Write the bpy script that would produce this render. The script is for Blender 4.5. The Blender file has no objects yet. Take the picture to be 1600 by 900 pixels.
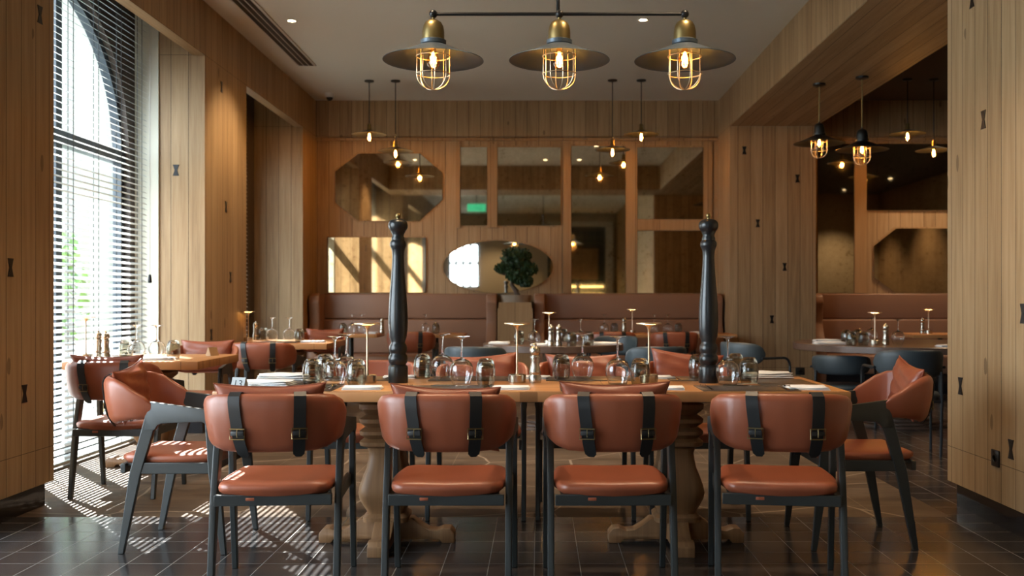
import bpy, bmesh, math, random
from mathutils import Vector, Matrix, Euler
PI = math.pi
R = math.radians
random.seed(7)
SC = bpy.context.scene
COL = SC.collection

# ------------------------------------------------------------------ camera, world, sun, exposure
F = 1555.0            # focal length in pixels of the 1600 px wide frame
PX0, PY0 = 842.0, 468.0
CAMH = 1.15
cam_data = bpy.data.cameras.new('camera')
cam_data.sensor_width = 36.0
cam_data.lens = 36.0 * F / 1600.0
cam_data.shift_x = -(PX0 - 800.0) / 1600.0
cam_data.shift_y = (PY0 - 450.0) / 1600.0
cam_data.clip_start = 0.05
cam_data.clip_end = 200
cam_data.dof.use_dof = True
cam_data.dof.focus_distance = 4.3
cam_data.dof.aperture_fstop = 3.6
cam = bpy.data.objects.new('camera', cam_data)
cam.location = (0, 0, CAMH)
cam.rotation_euler = (R(90), 0, 0)
COL.objects.link(cam)
SC.camera = cam

world = bpy.data.worlds.new('world')
SC.world = world
world.use_nodes = True
wn = world.node_tree.nodes
wb = wn['Background']
wb.inputs[0].default_value = (0.80, 0.90, 1.0, 1)
wb.inputs[1].default_value = 6.0

sun_d = bpy.data.lights.new('sun', 'SUN')
sun_d.energy = 22.0
sun_d.angle = R(0.20)
sun_d.color = (1.0, 0.98, 0.95)
sun = bpy.data.objects.new('sun', sun_d)
SUN_EL = 38.0
_h = math.cos(R(SUN_EL))
sdir = Vector((0.62 * _h, -0.785 * _h, -math.sin(R(SUN_EL))))
sun.rotation_euler = sdir.to_track_quat('-Z', 'Y').to_euler()
sun.location = (-8, 14, 10)
COL.objects.link(sun)

SC.view_settings.view_transform = 'Standard'
SC.view_settings.look = 'None'
SC.view_settings.gamma = 1.0
SC.view_settings.exposure = 1.6
SC.view_settings.use_curve_mapping = False
try:
    SC.cycles.max_bounces = 10
    SC.cycles.diffuse_bounces = 5
    SC.cycles.glossy_bounces = 5
    SC.cycles.transmission_bounces = 8
    SC.cycles.transparent_max_bounces = 16
    SC.cycles.caustics_reflective = False
    SC.cycles.caustics_refractive = False
    SC.cycles.sample_clamp_indirect = 6.0
except Exception:
    pass

# room numbers (metres; camera stands at the origin and looks along +Y)
XL, XR = -2.86, 2.30          # planes of the left and right walls
XW = -3.45                    # plane of the window wall behind the left piers
YB = 12.80                    # back wall
YE = -4.0                     # end wall behind the camera
ZC = 3.70                     # ceiling
ZL = 3.24                     # underside of the beams
XS = 8.2                      # far side of the side room
LAMP = 1.0                    # scale of all warm lamps

def portal(name, loc, rot, sx, sy):
    d = bpy.data.lights.new(name, 'AREA')
    d.shape = 'RECTANGLE'
    d.size, d.size_y = sx, sy
    d.cycles.is_portal = True
    o = bpy.data.objects.new(name, d)
    o.location = loc
    o.rotation_euler = rot
    COL.objects.link(o)
portal('sky_portal', (XW - 0.12, 6.96, 1.9), (0, R(-90), 0), 3.8, 3.0)
portal('sky_portal', (XW - 0.12, 10.9, 1.9), (0, R(-90), 0), 3.8, 2.2)
portal('sky_portal', (XW - 0.12, 2.95, 1.9), (0, R(-90), 0), 3.8, 3.0)
portal('sky_portal', (-2.23, YE - 0.12, 2.16), (R(90), 0, 0), 0.9, 1.32)

# ------------------------------------------------------------------ materials
MATS = {}
def newmat(name):
    m = bpy.data.materials.new(name)
    m.use_nodes = True
    nt = m.node_tree
    return m, nt, nt.nodes['Principled BSDF']

def setp(b, **kw):
    names = dict(base='Base Color', rough='Roughness', metal='Metallic', spec='Specular IOR Level', trans='Transmission Weight',
                 ior='IOR', emc='Emission Color', ems='Emission Strength', coat='Coat Weight', coatr='Coat Roughness',
                 sheen='Sheen Weight', sss='Subsurface Weight')
    for k, v in kw.items():
        inp = b.inputs[names[k]]
        if isinstance(v, (tuple, list)) and len(v) == 3:
            v = (*v, 1)
        inp.default_value = v

class NT:
    """small node helper"""
    def __init__(s, nt): s.nt = nt
    def n(s, t, **kw):
        nd = s.nt.nodes.new(t)
        for k, v in kw.items(): setattr(nd, k, v)
        return nd
    def l(s, a, b): s.nt.links.new(a, b)
    def m(s, op, a, b=None, c=None):
        nd = s.n('ShaderNodeMath', operation=op)
        for i, v in enumerate((a, b, c)):
            if v is None: continue
            if isinstance(v, (int, float)): nd.inputs[i].default_value = v
            else: s.l(v, nd.inputs[i])
        return nd.outputs[0]
    def mix(s, f, a, b, bt='MIX'):
        nd = s.n('ShaderNodeMix', data_type='RGBA', blend_type=bt)
        for i, v in ((0, f), (6, a), (7, b)):
            if isinstance(v, (int, float)): nd.inputs[i].default_value = v
            elif isinstance(v, tuple): nd.inputs[i].default_value = (*v, 1)
            else: s.l(v, nd.inputs[i])
        return nd.outputs[2]
    def noise(s, vec, scale, detail=3, rough=0.5):
        nd = s.n('ShaderNodeTexNoise')
        nd.inputs['Scale'].default_value = scale
        nd.inputs['Detail'].default_value = detail
        nd.inputs['Roughness'].default_value = rough
        if vec is not None: s.l(vec, nd.inputs['Vector'])
        return nd.outputs[0]
    def ramp(s, f, stops):
        nd = s.n('ShaderNodeValToRGB')
        e = nd.color_ramp.elements
        while len(e) < len(stops): e.new(0.5)
        for i, (p, c) in enumerate(stops):
            e[i].position = p
            e[i].color = (*c, 1) if len(c) == 3 else c
        s.l(f, nd.inputs[0])
        return nd.outputs[0]
    def xyz(s, x, y, z):
        nd = s.n('ShaderNodeCombineXYZ')
        for i, v in enumerate((x, y, z)):
            if isinstance(v, (int, float)): nd.inputs[i].default_value = v
            else: s.l(v, nd.inputs[i])
        return nd.outputs[0]
    def bump(s, h, dist, strength, bsdf):
        nd = s.n('ShaderNodeBump')
        nd.inputs['Strength'].default_value = strength
        nd.inputs['Distance'].default_value = dist
        s.l(h, nd.inputs['Height'])
        s.l(nd.outputs[0], bsdf.inputs['Normal'])

def plain(name, base, rough=0.5, metal=0.0, bump=0.0, bscale=60, var=0.0, **kw):
    m, nt, b = newmat(name)
    setp(b, base=base, rough=rough, metal=metal, **kw)
    q = NT(nt)
    tc = q.n('ShaderNodeTexCoord').outputs['Object']
    if bump:
        q.bump(q.noise(tc, bscale, 4), 0.002, bump, b)
    if var:
        f = q.noise(tc, 5.0, 4)
        dark = tuple(c * (1 - var) for c in base)
        light = tuple(min(1, c * (1 + var)) for c in base)
        q.l(q.ramp(f, [(0.3, dark), (0.7, light)]), b.inputs['Base Color'])
    MATS[name] = m
    return m

def plank_wood(name, c_dark, c_mid, c_light, width=0.15, rough=0.55, seam=True, groove=True, seamz=(0.33, 3.245), mode='wall'):
    m, nt, b = newmat(name)
    q = NT(nt)
    pos = q.n('ShaderNodeTexCoord').outputs['Object']
    sp = q.n('ShaderNodeSeparateXYZ'); q.l(pos, sp.inputs[0])
    X, Y, Z = sp.outputs
    if mode == 'wall':
        g = q.n('ShaderNodeNewGeometry').outputs['True Normal']
        sn = q.n('ShaderNodeSeparateXYZ'); q.l(g, sn.inputs[0])
        ax = q.m('GREATER_THAN', q.m('ABSOLUTE', sn.outputs[0]), 0.5)
        az = q.m('GREATER_THAN', q.m('ABSOLUTE', sn.outputs[2]), 0.5)
        u = q.m('ADD', q.m('MULTIPLY', Y, ax), q.m('MULTIPLY', X, q.m('SUBTRACT', 1.0, ax)))
        v = q.m('ADD', q.m('MULTIPLY', Y, az), q.m('MULTIPLY', Z, q.m('SUBTRACT', 1.0, az)))
    else:       # boards running along X
        u, v = Y, X
    us = q.m('DIVIDE', u, width)
    idx = q.m('FLOOR', us)
    fr = q.m('FRACT', us)
    wn_ = q.n('ShaderNodeTexWhiteNoise', noise_dimensions='1D')
    q.l(idx, wn_.inputs['W'])
    rnd = wn_.outputs[0]
    # grain stretched along the board
    vec = q.xyz(q.m('ADD', q.m('MULTIPLY', u, 26.0), q.m('MULTIPLY', rnd, 50.0)), q.m('MULTIPLY', rnd, 31.0), q.m('MULTIPLY', v, 1.3))
    grain = q.noise(vec, 1.0, 6, 0.62)
    vec2 = q.xyz(q.m('MULTIPLY', u, 140.0), rnd, q.m('MULTIPLY', v, 3.0))
    fine = q.noise(vec2, 1.0, 3, 0.6)
    val = q.m('ADD', q.m('MULTIPLY', grain, 0.62), q.m('ADD', q.m('ADD', q.m('MULTIPLY', rnd, 0.15), 0.075), q.m('MULTIPLY', fine, 0.22)))
    col = q.ramp(val, [(0.25, c_dark), (0.52, c_mid), (0.85, c_light)])
    # knots
    vo = q.n('ShaderNodeTexVoronoi')
    q.l(q.xyz(q.m('MULTIPLY', u, 4.2), rnd, q.m('MULTIPLY', v, 1.5)), vo.inputs['Vector'])
    vo.inputs['Scale'].default_value = 1.0
    knot = q.m('LESS_THAN', q.m('ADD', vo.outputs['Distance'], q.m('MULTIPLY', grain, 0.12)), 0.128)
    col = q.mix(q.m('MULTIPLY', knot, 0.55), col, tuple(c * 0.35 for c in c_dark))
    if groove:
        d = q.m('MINIMUM', fr, q.m('SUBTRACT', 1.0, fr))
        gm = q.m('LESS_THAN', d, 0.0024 / width)
        if seam:
            for sz in seamz:
                gm = q.m('MAXIMUM', gm, q.m('LESS_THAN', q.m('ABSOLUTE', q.m('SUBTRACT', v, sz)), 0.0015))
        col = q.mix(q.m('MULTIPLY', gm, 0.92), col, tuple(c * 0.18 for c in c_dark))
        h = q.m('SUBTRACT', q.m('MULTIPLY', grain, 0.25), gm)
    else:
        h = grain
    q.l(col, b.inputs['Base Color'])
    setp(b, rough=rough, spec=0.35)
    q.bump(h, 0.002, 0.5, b)
    MATS[name] = m
    return m

OAK = plank_wood('oak_boards', (0.165, 0.096, 0.044), (0.33, 0.213, 0.108), (0.49, 0.345, 0.195))
OAKV = plank_wood('oak_veneer', (0.22, 0.13, 0.058), (0.34, 0.21, 0.10), (0.44, 0.29, 0.15), width=0.31, seam=False)
TABLE_OAK = plank_wood('table_oak', (0.24, 0.095, 0.032), (0.48, 0.225, 0.085), (0.60, 0.33, 0.145), width=0.21, mode='x', rough=0.38)
TURNED = plank_wood('turned_oak', (0.09, 0.042, 0.017), (0.19, 0.097, 0.042), (0.30, 0.17, 0.078), width=0.5, groove=False, rough=0.5)
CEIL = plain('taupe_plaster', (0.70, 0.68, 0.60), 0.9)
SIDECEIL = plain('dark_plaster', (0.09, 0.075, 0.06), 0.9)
PLASTER = plain('pale_plaster', (0.62, 0.60, 0.50), 0.85)
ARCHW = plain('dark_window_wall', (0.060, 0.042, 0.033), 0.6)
ENDW = plain('tan_plaster', (0.46, 0.38, 0.26), 0.85)
BLACKPL = plain('black_plinth', (0.012, 0.012, 0.014), 0.12)
LEATHER = plain('rust_leather', (0.265, 0.073, 0.034), 0.36, bump=0.15, bscale=220, var=0.10)
PILLOWM = plain('pillow_leather', (0.23, 0.058, 0.026), 0.40, bump=0.35, bscale=40, var=0.18)
BANQ = plain('tan_leather', (0.25, 0.128, 0.074), 0.45, bump=0.1, bscale=150)
FRAME = plain('black_ash', (0.022, 0.026, 0.026), 0.42, bump=0.1, bscale=90)
STRAP = plain('black_strap', (0.010, 0.011, 0.012), 0.42)
STITCH = plain('pale_stitching', (0.55, 0.28, 0.16), 0.6)
BLUEP = plain('blue_grey_leather', (0.035, 0.050, 0.060), 0.45, var=0.1)
BLUES = plain('black_tube', (0.012, 0.016, 0.020), 0.35)
BRASS = plain('aged_brass', (0.28, 0.21, 0.09), 0.38, 1.0, var=0.15)
BUCKLE = plain('buckle_brass', (0.35, 0.27, 0.13), 0.32, 1.0)
BRONZE = plain('dark_bronze', (0.055, 0.060, 0.058), 0.40, 0.9)
SHADE = plain('zinc_shade', (0.10, 0.13, 0.16), 0.40, 0.7)
GOLDM = plain('satin_gold', (0.74, 0.56, 0.38), 0.34, 1.0)
CAGE = plain('cage_wire', (0.55, 0.46, 0.32), 0.35, 0.8)
STEEL = plain('brushed_steel', (0.55, 0.50, 0.43), 0.26, 1.0)
CUT = plain('cutlery_steel', (0.50, 0.48, 0.45), 0.16, 1.0)
BLACKM = plain('black_metal', (0.012, 0.012, 0.013), 0.35, 0.3)
MILL = plain('black_lacquer', (0.010, 0.012, 0.014), 0.28, bump=0.05, bscale=30)
LINEN = plain('white_linen', (0.80, 0.80, 0.79), 0.85, bump=0.3, bscale=200)
MAT = plain('placemat_leather', (0.055, 0.042, 0.034), 0.33, bump=0.1, bscale=150)
CARD = plain('grey_card', (0.30, 0.33, 0.34), 0.7)
SLATM = plain('blind_slat', (0.42, 0.44, 0.42), 0.45)
WFRAME = plain('window_frame_dark', (0.025, 0.035, 0.045), 0.4)
DARKTOP = plain('dark_stained_wood', (0.10, 0.062, 0.045), 0.3, var=0.25)
CLAY = plain('grey_clay', (0.28, 0.22, 0.16), 0.7)
TRUNKM = plain('bark', (0.12, 0.085, 0.06), 0.8, bump=0.6, bscale=40)
SOIL = plain('soil', (0.03, 0.02, 0.015), 0.95)
LEAF = plain('leaf_green', (0.022, 0.060, 0.020), 0.5, var=0.4)
HEDGE = plain('hedge_green', (0.12, 0.26, 0.05), 0.6, var=0.5)
WHITEP = plain('white_plastic', (0.6, 0.58, 0.54), 0.5)
ASPHALT = plain('pale_paving', (0.26, 0.26, 0.24), 0.85, var=0.1)
FACADE = plain('pale_render', (0.095, 0.095, 0.075), 0.85, var=0.05)
ROOFT = plain('terracotta_roof', (0.45, 0.16, 0.09), 0.8, var=0.3)
TAN_EDGE = plain('tan_wood', (0.45, 0.29, 0.15), 0.5, var=0.1)

def emissive(name, col, s):
    m, nt, b = newmat(name)
    setp(b, base=(0, 0, 0), emc=col, ems=s)
    MATS[name] = m
    return m
FILA = emissive('filament_glow', (1.0, 0.52, 0.16), 60)
LENS = emissive('downlight_lens', (1.0, 0.75, 0.45), 7)
LEDW = emissive('lamp_led', (1.0, 0.55, 0.16), 40)
SIGNG = emissive('sign_green', (0.05, 0.55, 0.30), 0.5)
LEDS = emissive('shelf_led', (1.0, 0.62, 0.22), 5)

def thin_glass(name, tint, spec=0.10):
    m = bpy.data.materials.new(name); m.use_nodes = True
    nt = m.node_tree; q = NT(nt)
    for n in list(nt.nodes): nt.nodes.remove(n)
    out = q.n('ShaderNodeOutputMaterial')
    tr = q.n('ShaderNodeBsdfTransparent'); tr.inputs[0].default_value = (*tint, 1)
    gl = q.n('ShaderNodeBsdfGlossy'); gl.inputs['Roughness'].default_value = 0.02
    lw = q.n('ShaderNodeLayerWeight'); lw.inputs[0].default_value = 0.25
    fac = q.m('ADD', q.m('MULTIPLY', lw.outputs['Facing'], 0.5), spec * 0.4)
    mx = q.n('ShaderNodeMixShader')
    q.l(fac, mx.inputs[0]); q.l(tr.outputs[0], mx.inputs[1]); q.l(gl.outputs[0], mx.inputs[2])
    q.l(mx.outputs[0], out.inputs[0])
    return m
PANE = thin_glass('window_glass', (0.96, 0.98, 0.98), 0.05)
BULBG = thin_glass('amber_bulb_glass', (1.0, 0.72, 0.35), 0.1)

def glassmat(name, tint, rough=0.0):
    m, nt, b = newmat(name)
    setp(b, base=tint, rough=rough, trans=1.0, ior=1.47)
    return m
GLASS = glassmat('clear_glass', (0.97, 0.98, 0.98))
SMOKE = glassmat('smoky_glass', (0.62, 0.60, 0.52))

def mirror_mat():
    m, nt, b = newmat('antique_mirror')
    q = NT(nt)
    tc = q.n('ShaderNodeTexCoord').outputs['Object']
    n1 = q.noise(tc, 14, 8, 0.75)
    n2 = q.noise(tc, 2.2, 4, 0.6)
    v = q.m('ADD', q.m('MULTIPLY', n1, 0.7), q.m('MULTIPLY', n2, 0.3))
    col = q.ramp(v, [(0.33, (0.28, 0.21, 0.12)), (0.44, (0.64, 0.57, 0.44)), (0.7, (0.78, 0.72, 0.58))])
    q.l(col, b.inputs['Base Color'])
    setp(b, metal=1.0, rough=0.03)
    return m
MIRROR = mirror_mat()
def clear_mirror():
    m, nt, b = newmat('clear_mirror')
    setp(b, base=(0.85, 0.83, 0.74), metal=1.0, rough=0.02)
    return m
MIRRORC = clear_mirror()

def floor_tiles():
    m, nt, b = newmat('black_floor_tiles')
    q = NT(nt)
    pos = q.n('ShaderNodeTexCoord').outputs['Object']
    sp = q.n('ShaderNodeSeparateXYZ'); q.l(pos, sp.inputs[0])
    X, Y, Z = sp.outputs
    W = 0.197
    fx = q.m('FRACT', q.m('DIVIDE', q.m('ADD', X, 0.02), W)); fy = q.m('FRACT', q.m('DIVIDE', Y, W))
    ix = q.m('FLOOR', q.m('DIVIDE', q.m('ADD', X, 0.02), W)); iy = q.m('FLOOR', q.m('DIVIDE', Y, W))
    dx = q.m('MINIMUM', fx, q.m('SUBTRACT', 1.0, fx)); dy = q.m('MINIMUM', fy, q.m('SUBTRACT', 1.0, fy))
    gr = q.m('LESS_THAN', q.m('MINIMUM', dx, dy), 0.009)
    w = q.n('ShaderNodeTexWhiteNoise', noise_dimensions='2D')
    q.l(q.xyz(ix, iy, 0.0), w.inputs['Vector'])
    n = q.noise(pos, 9, 6, 0.6)
    n2 = q.noise(pos, 2.5, 3)
    base = q.ramp(q.m('ADD', q.m('MULTIPLY', n, 0.6), q.m('MULTIPLY', w.outputs[0], 0.35)), [(0.2, (0.018, 0.017, 0.018)), (0.75, (0.046, 0.042, 0.041))])
    col = q.mix(gr, base, (0.20, 0.175, 0.15))
    q.l(col, b.inputs['Base Color'])
    rough = q.m('ADD', 0.13, q.m('ADD', q.m('MULTIPLY', n2, 0.16), q.m('MULTIPLY', gr, 0.4)))
    q.l(rough, b.inputs['Roughness'])
    setp(b, spec=0.55)
    # each tile lies a little unevenly
    h = q.m('ADD', q.m('MULTIPLY', q.noise(pos, 6, 2), 0.5), q.m('MULTIPLY', gr, -1.0))
    q.bump(h, 0.003, 0.35, b)
    return m
TILES = floor_tiles()

def stone_floor():
    m, nt, b = newmat('brown_stone_floor')
    q = NT(nt)
    pos = q.n('ShaderNodeTexCoord').outputs['Object']
    mp = q.n('ShaderNodeMapping'); mp.inputs['Scale'].default_value = (1.0, 3.2, 1); mp.inputs['Rotation'].default_value = (0, 0, R(12))
    q.l(pos, mp.inputs[0])
    n = q.noise(mp.outputs[0], 2.2, 8, 0.62)
    col = q.ramp(n, [(0.28, (0.045, 0.031, 0.022)), (0.5, (0.090, 0.064, 0.045)), (0.74, (0.155, 0.115, 0.082))])
    vo = q.n('ShaderNodeTexVoronoi', feature='DISTANCE_TO_EDGE'); vo.inputs['Scale'].default_value = 1.1
    nv = q.n('ShaderNodeTexNoise'); nv.inputs['Scale'].default_value = 1.5; q.l(pos, nv.inputs['Vector'])
    vm = q.n('ShaderNodeVectorMath', operation='ADD'); q.l(pos, vm.inputs[0])
    vs = q.n('ShaderNodeVectorMath', operation='SCALE'); vs.inputs['Scale'].default_value = 0.12
    q.l(nv.outputs[1], vs.inputs[0]); q.l(vs.outputs[0], vm.inputs[1]); q.l(vm.outputs[0], vo.inputs['Vector'])
    vein = q.m('LESS_THAN', vo.outputs[0], 0.007)
    col = q.mix(q.m('MULTIPLY', vein, 0.45), col, (0.42, 0.34, 0.26))
    sp = q.n('ShaderNodeSeparateXYZ'); q.l(pos, sp.inputs[0])
    fx = q.m('FRACT', q.m('DIVIDE', sp.outputs[0], 0.6)); fy = q.m('FRACT', q.m('DIVIDE', q.m('ADD', sp.outputs[1], -0.14), 0.6))
    d = q.m('MINIMUM', q.m('MINIMUM', fx, q.m('SUBTRACT', 1.0, fx)), q.m('MINIMUM', fy, q.m('SUBTRACT', 1.0, fy)))
    gr = q.m('LESS_THAN', d, 0.0028)
    col = q.mix(q.m('MULTIPLY', gr, 0.5), col, (0.30, 0.24, 0.18))
    q.l(col, b.inputs['Base Color'])
    q.l(q.m('ADD', 0.42, q.m('MULTIPLY', n, 0.25)), b.inputs['Roughness'])
    setp(b, spec=0.06)
    return m
STONE = stone_floor()

def kitchen_tiles():
    m, nt, b = newmat('green_black_tiles')
    q = NT(nt)
    br = q.n('ShaderNodeTexBrick'); br.offset = 0
    pos = q.n('ShaderNodeTexCoord').outputs['Object']
    sp = q.n('ShaderNodeSeparateXYZ'); q.l(pos, sp.inputs[0])
    q.l(q.xyz(sp.outputs[0], sp.outputs[2], 0.0), br.inputs['Vector'])
    br.inputs['Color1'].default_value = (0.012, 0.02, 0.018, 1); br.inputs['Color2'].default_value = (0.02, 0.032, 0.028, 1)
    br.inputs['Mortar'].default_value = (0.10, 0.10, 0.09, 1)
    br.inputs['Scale'].default_value = 1.0; br.inputs['Brick Width'].default_value = 0.2; br.inputs['Row Height'].default_value = 0.2
    br.inputs['Mortar Size'].default_value = 0.006
    q.l(br.outputs[0], b.inputs['Base Color']); setp(b, rough=0.15)
    return m
KTILE = kitchen_tiles()

# ------------------------------------------------------------------ mesh helpers
def bm_new(): return bmesh.new()

def add_box(bm, lo, hi, bev=0.0, mat=None, seg=2):
    """axis-aligned box given by two corners, optionally bevelled and transformed by a matrix"""
    t = bmesh.new()
    bmesh.ops.create_cube(t, size=1.0)
    for v in t.verts:
        v.co = Vector([lo[i] + (v.co[i] + 0.5) * (hi[i] - lo[i]) for i in range(3)])
    if bev:
        bmesh.ops.bevel(t, geom=list(t.edges), offset=bev, segments=seg, affect='EDGES', profile=0.5)
    join(bm, t, mat)

def join(bm, t, mat=None):
    if mat is not None: bmesh.ops.transform(t, matrix=mat, verts=list(t.verts))
    vm = {}
    for v in t.verts: vm[v] = bm.verts.new(v.co)
    for f in t.faces:
        try:
            nf = bm.faces.new([vm[v] for v in f.verts]); nf.smooth = f.smooth
        except ValueError: pass
    t.free()

def add_prism(bm, pts, axis, a, b, bev=0.0, mat=None):
    """polygon pts (2-D) extruded along an axis from a to b.  axis x: pts=(y,z); y: pts=(x,z); z: pts=(x,y)"""
    t = bmesh.new()
    def mk(p, w):
        if axis == 'x': return (w, p[0], p[1])
        if axis == 'y': return (p[0], w, p[1])
        return (p[0], p[1], w)
    va = [t.verts.new(mk(p, a)) for p in pts]
    vb = [t.verts.new(mk(p, b)) for p in pts]
    t.faces.new(va); t.faces.new(vb[::-1])
    n = len(pts)
    for i in range(n):
        t.faces.new([va[i], vb[i], vb[(i + 1) % n], va[(i + 1) % n]])
    bmesh.ops.recalc_face_normals(t, faces=list(t.faces))
    if bev:
        bmesh.ops.bevel(t, geom=list(t.edges), offset=bev, segments=2, affect='EDGES', profile=0.5)
    join(bm, t, mat)

def add_lathe(bm, prof, segs=24, mat=None, square=0.0, caps=True):
    """profile of (r, z); square>0 pushes the ring towards a rounded square"""
    t = bmesh.new()
    rings = []
    for r, z in prof:
        if r < 1e-5:
            rings.append([t.verts.new((0, 0, z))]); continue
        ring = []
        for k in range(segs):
            a = 2 * PI * k / segs + (PI / segs if square else 0)
            c, s = math.cos(a), math.sin(a)
            if square:
                p = 2.0 + square
                k_ = (abs(c) ** p + abs(s) ** p) ** (-1 / p)
                c, s = c * k_, s * k_
            ring.append(t.verts.new((r * c, r * s, z)))
        rings.append(ring)
    for A, B in zip(rings, rings[1:]):
        for k in range(segs):
            k2 = (k + 1) % segs
            if len(A) == 1 and len(B) == 1: continue
            if len(A) == 1: t.faces.new([A[0], B[k2], B[k]])
            elif len(B) == 1: t.faces.new([A[k], A[k2], B[0]])
            else: t.faces.new([A[k], A[k2], B[k2], B[k]])
    if caps:
        if len(rings[0]) > 1: t.faces.new(rings[0][::-1])
        if len(rings[-1]) > 1: t.faces.new(rings[-1])
    bmesh.ops.recalc_face_normals(t, faces=list(t.faces))
    join(bm, t, mat)

def add_tube(bm, pts, r, segs=8, closed=False, mat=None):
    """round bar along a polyline; r may be a list"""
    t = bmesh.new()
    P = [Vector(p) for p in pts]
    n = len(P)
    rr = r if isinstance(r, (list, tuple)) else [r] * n
    rings = []
    prev = None
    for i in range(n):
        if closed: d = (P[(i + 1) % n] - P[i - 1])
        elif i == 0: d = P[1] - P[0]
        elif i == n - 1: d = P[-1] - P[-2]
        else: d = (P[i + 1] - P[i]).normalized() + (P[i] - P[i - 1]).normalized()
        d = d.normalized() if d.length > 1e-9 else Vector((0, 0, 1))
        if prev is None:
            up = Vector((0, 0, 1)) if abs(d.z) < 0.9 else Vector((1, 0, 0))
            s = d.cross(up).normalized()
        else:
            s = prev - d * prev.dot(d)
            s = s.normalized() if s.length > 1e-6 else d.orthogonal().normalized()
        prev = s
        u = s.cross(d)
        rings.append([t.verts.new(P[i] + (s * math.cos(2 * PI * k / segs) + u * math.sin(2 * PI * k / segs)) * rr[i]) for k in range(segs)])
    m = n if closed else n - 1
    for i in range(m):
        A, B = rings[i], rings[(i + 1) % n]
        for k in range(segs):
            t.faces.new([A[k], A[(k + 1) % segs], B[(k + 1) % segs], B[k]])
    if not closed:
        t.faces.new(rings[0][::-1]); t.faces.new(rings[-1])
    bmesh.ops.recalc_face_normals(t, faces=list(t.faces))
    join(bm, t, mat)

def add_sweep(bm, secs, closed_ends=True, mat=None):
    """loft through a list of rings (lists of points with equal length)"""
    t = bmesh.new()
    rings = [[t.verts.new(p) for p in s] for s in secs]
    n = len(rings[0])
    for A, B in zip(rings, rings[1:]):
        for k in range(n):
            t.faces.new([A[k], A[(k + 1) % n], B[(k + 1) % n], B[k]])
    if closed_ends:
        t.faces.new(rings[0][::-1]); t.faces.new(rings[-1])
    bmesh.ops.recalc_face_normals(t, faces=list(t.faces))
    join(bm, t, mat)

def build(name, bm, mat, parent=None, smooth=35, sub=0):
    me = bpy.data.meshes.new(name)
    bm.to_mesh(me); bm.free()
    me.materials.append(mat)
    if smooth:
        me.shade_smooth()
        try: me.set_sharp_from_angle(angle=R(smooth))
        except Exception: pass
    o = bpy.data.objects.new(name, me)
    COL.objects.link(o)
    if parent is not None: o.parent = parent
    if sub:
        md = o.modifiers.new('subdivision', 'SUBSURF'); md.levels = sub; md.render_levels = sub
    return o

def box_obj(name, lo, hi, mat, parent=None, bev=0.0):
    bm = bm_new(); add_box(bm, lo, hi, bev); return build(name, bm, mat, parent, smooth=35 if bev else 0)

def thing(name, label, cat, loc=(0, 0, 0), rotz=0.0, group=None):
    o = bpy.data.objects.new(name, None)
    o.empty_display_size = 0.1
    COL.objects.link(o)
    o.location = loc; o.rotation_euler = (0, 0, rotz)
    tag(o, label, cat, group)
    return o

def tag(o, label, cat, group=None):
    o['label'] = label; o['category'] = cat
    if group: o['group'] = group
    return o

def struct(o):
    o['kind'] = 'structure'
    return o

KIDS = {}
def copy_tree(o, parent=None):
    c = o.copy(); COL.objects.link(c)
    if parent is not None:
        c.parent = parent
        c.matrix_parent_inverse = o.matrix_parent_inverse.copy()
    for ch in list(o.children): copy_tree(ch, c)
    return c

PROTO = {}
def place(kind, maker, loc, rotz=0.0, label=None, group=None, rot=None):
    """the first time moves the thing itself, later copies the thing with its parts"""
    if kind not in PROTO:
        o = maker(); PROTO[kind] = o
    else:
        o = copy_tree(PROTO[kind])
    o.location = loc
    o.rotation_euler = rot if rot is not None else (0, 0, rotz)
    if label: o['label'] = label
    if group: o['group'] = group
    return o

def X_at(px, Y): return (px - PX0) * Y / F
def Z_at(py, Y): return CAMH + (PY0 - py) * Y / F
def Y_top(py, z=0.75): return F * (CAMH - z) / (py - PY0)

# ------------------------------------------------------------------ the room shell
def butterfly(parent, centre, normal_axis, sgn, h=0.095, w=0.054, horiz=False):
    """dark bow-tie inlay let into the boards"""
    pts = [(-w / 2, -h / 2), (w / 2, -h / 2), (w * 0.20, 0), (w / 2, h / 2), (-w / 2, h / 2), (-w * 0.20, 0)]
    bm = bm_new()
    if normal_axis == 'x':
        P = [(centre[1] + a, centre[2] + b) for a, b in pts]
        add_prism(bm, P, 'x', centre[0] - 0.004, centre[0] + 0.004)
    else:
        P = [(centre[0] + a, centre[2] + b) for a, b in pts]
        add_prism(bm, P, 'y', centre[1] - 0.004, centre[1] + 0.004)
    build('butterfly_key', bm, BLACKM, parent, smooth=0)

# floor
struct(box_obj('floor', (XW - 0.1, YE, -0.1), (XS, 5.26, 0.0), TILES))
struct(box_obj('floor_stone', (XW - 0.1, 5.26, -0.1), (2.18, YB, 0.0), STONE))
struct(box_obj('floor_side', (2.18, 5.26, -0.1), (XS, YB, 0.0), TILES))
# ceilings
struct(box_obj('ceiling', (XW - 0.1, YE, ZC), (XR, YB, ZC + 0.1), CEIL))
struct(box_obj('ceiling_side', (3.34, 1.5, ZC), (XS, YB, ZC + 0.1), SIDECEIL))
# back wall, a deeper lower part and a prouder upper band with a shadow gap
wb_ = struct(box_obj('wall_back', (XW - 0.1, YB, 0), (XS, YB + 0.12, ZC), OAK))
struct(box_obj('wall_back_upper', (XL, YB - 0.05, 3.235), (XR, YB - 0.001, ZC), OAK))
struct(box_obj('wall_back_upper_side', (3.34, YB - 0.05, 3.235), (XS, YB - 0.001, ZC), OAK))
struct(box_obj('trim_back', (XL, YB - 0.035, 3.19), (XR, YB - 0.001, 3.222), OAKV))
struct(box_obj('trim_back_side', (3.34, YB - 0.035, 3.19), (XS, YB - 0.001, 3.222), OAKV))
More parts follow.
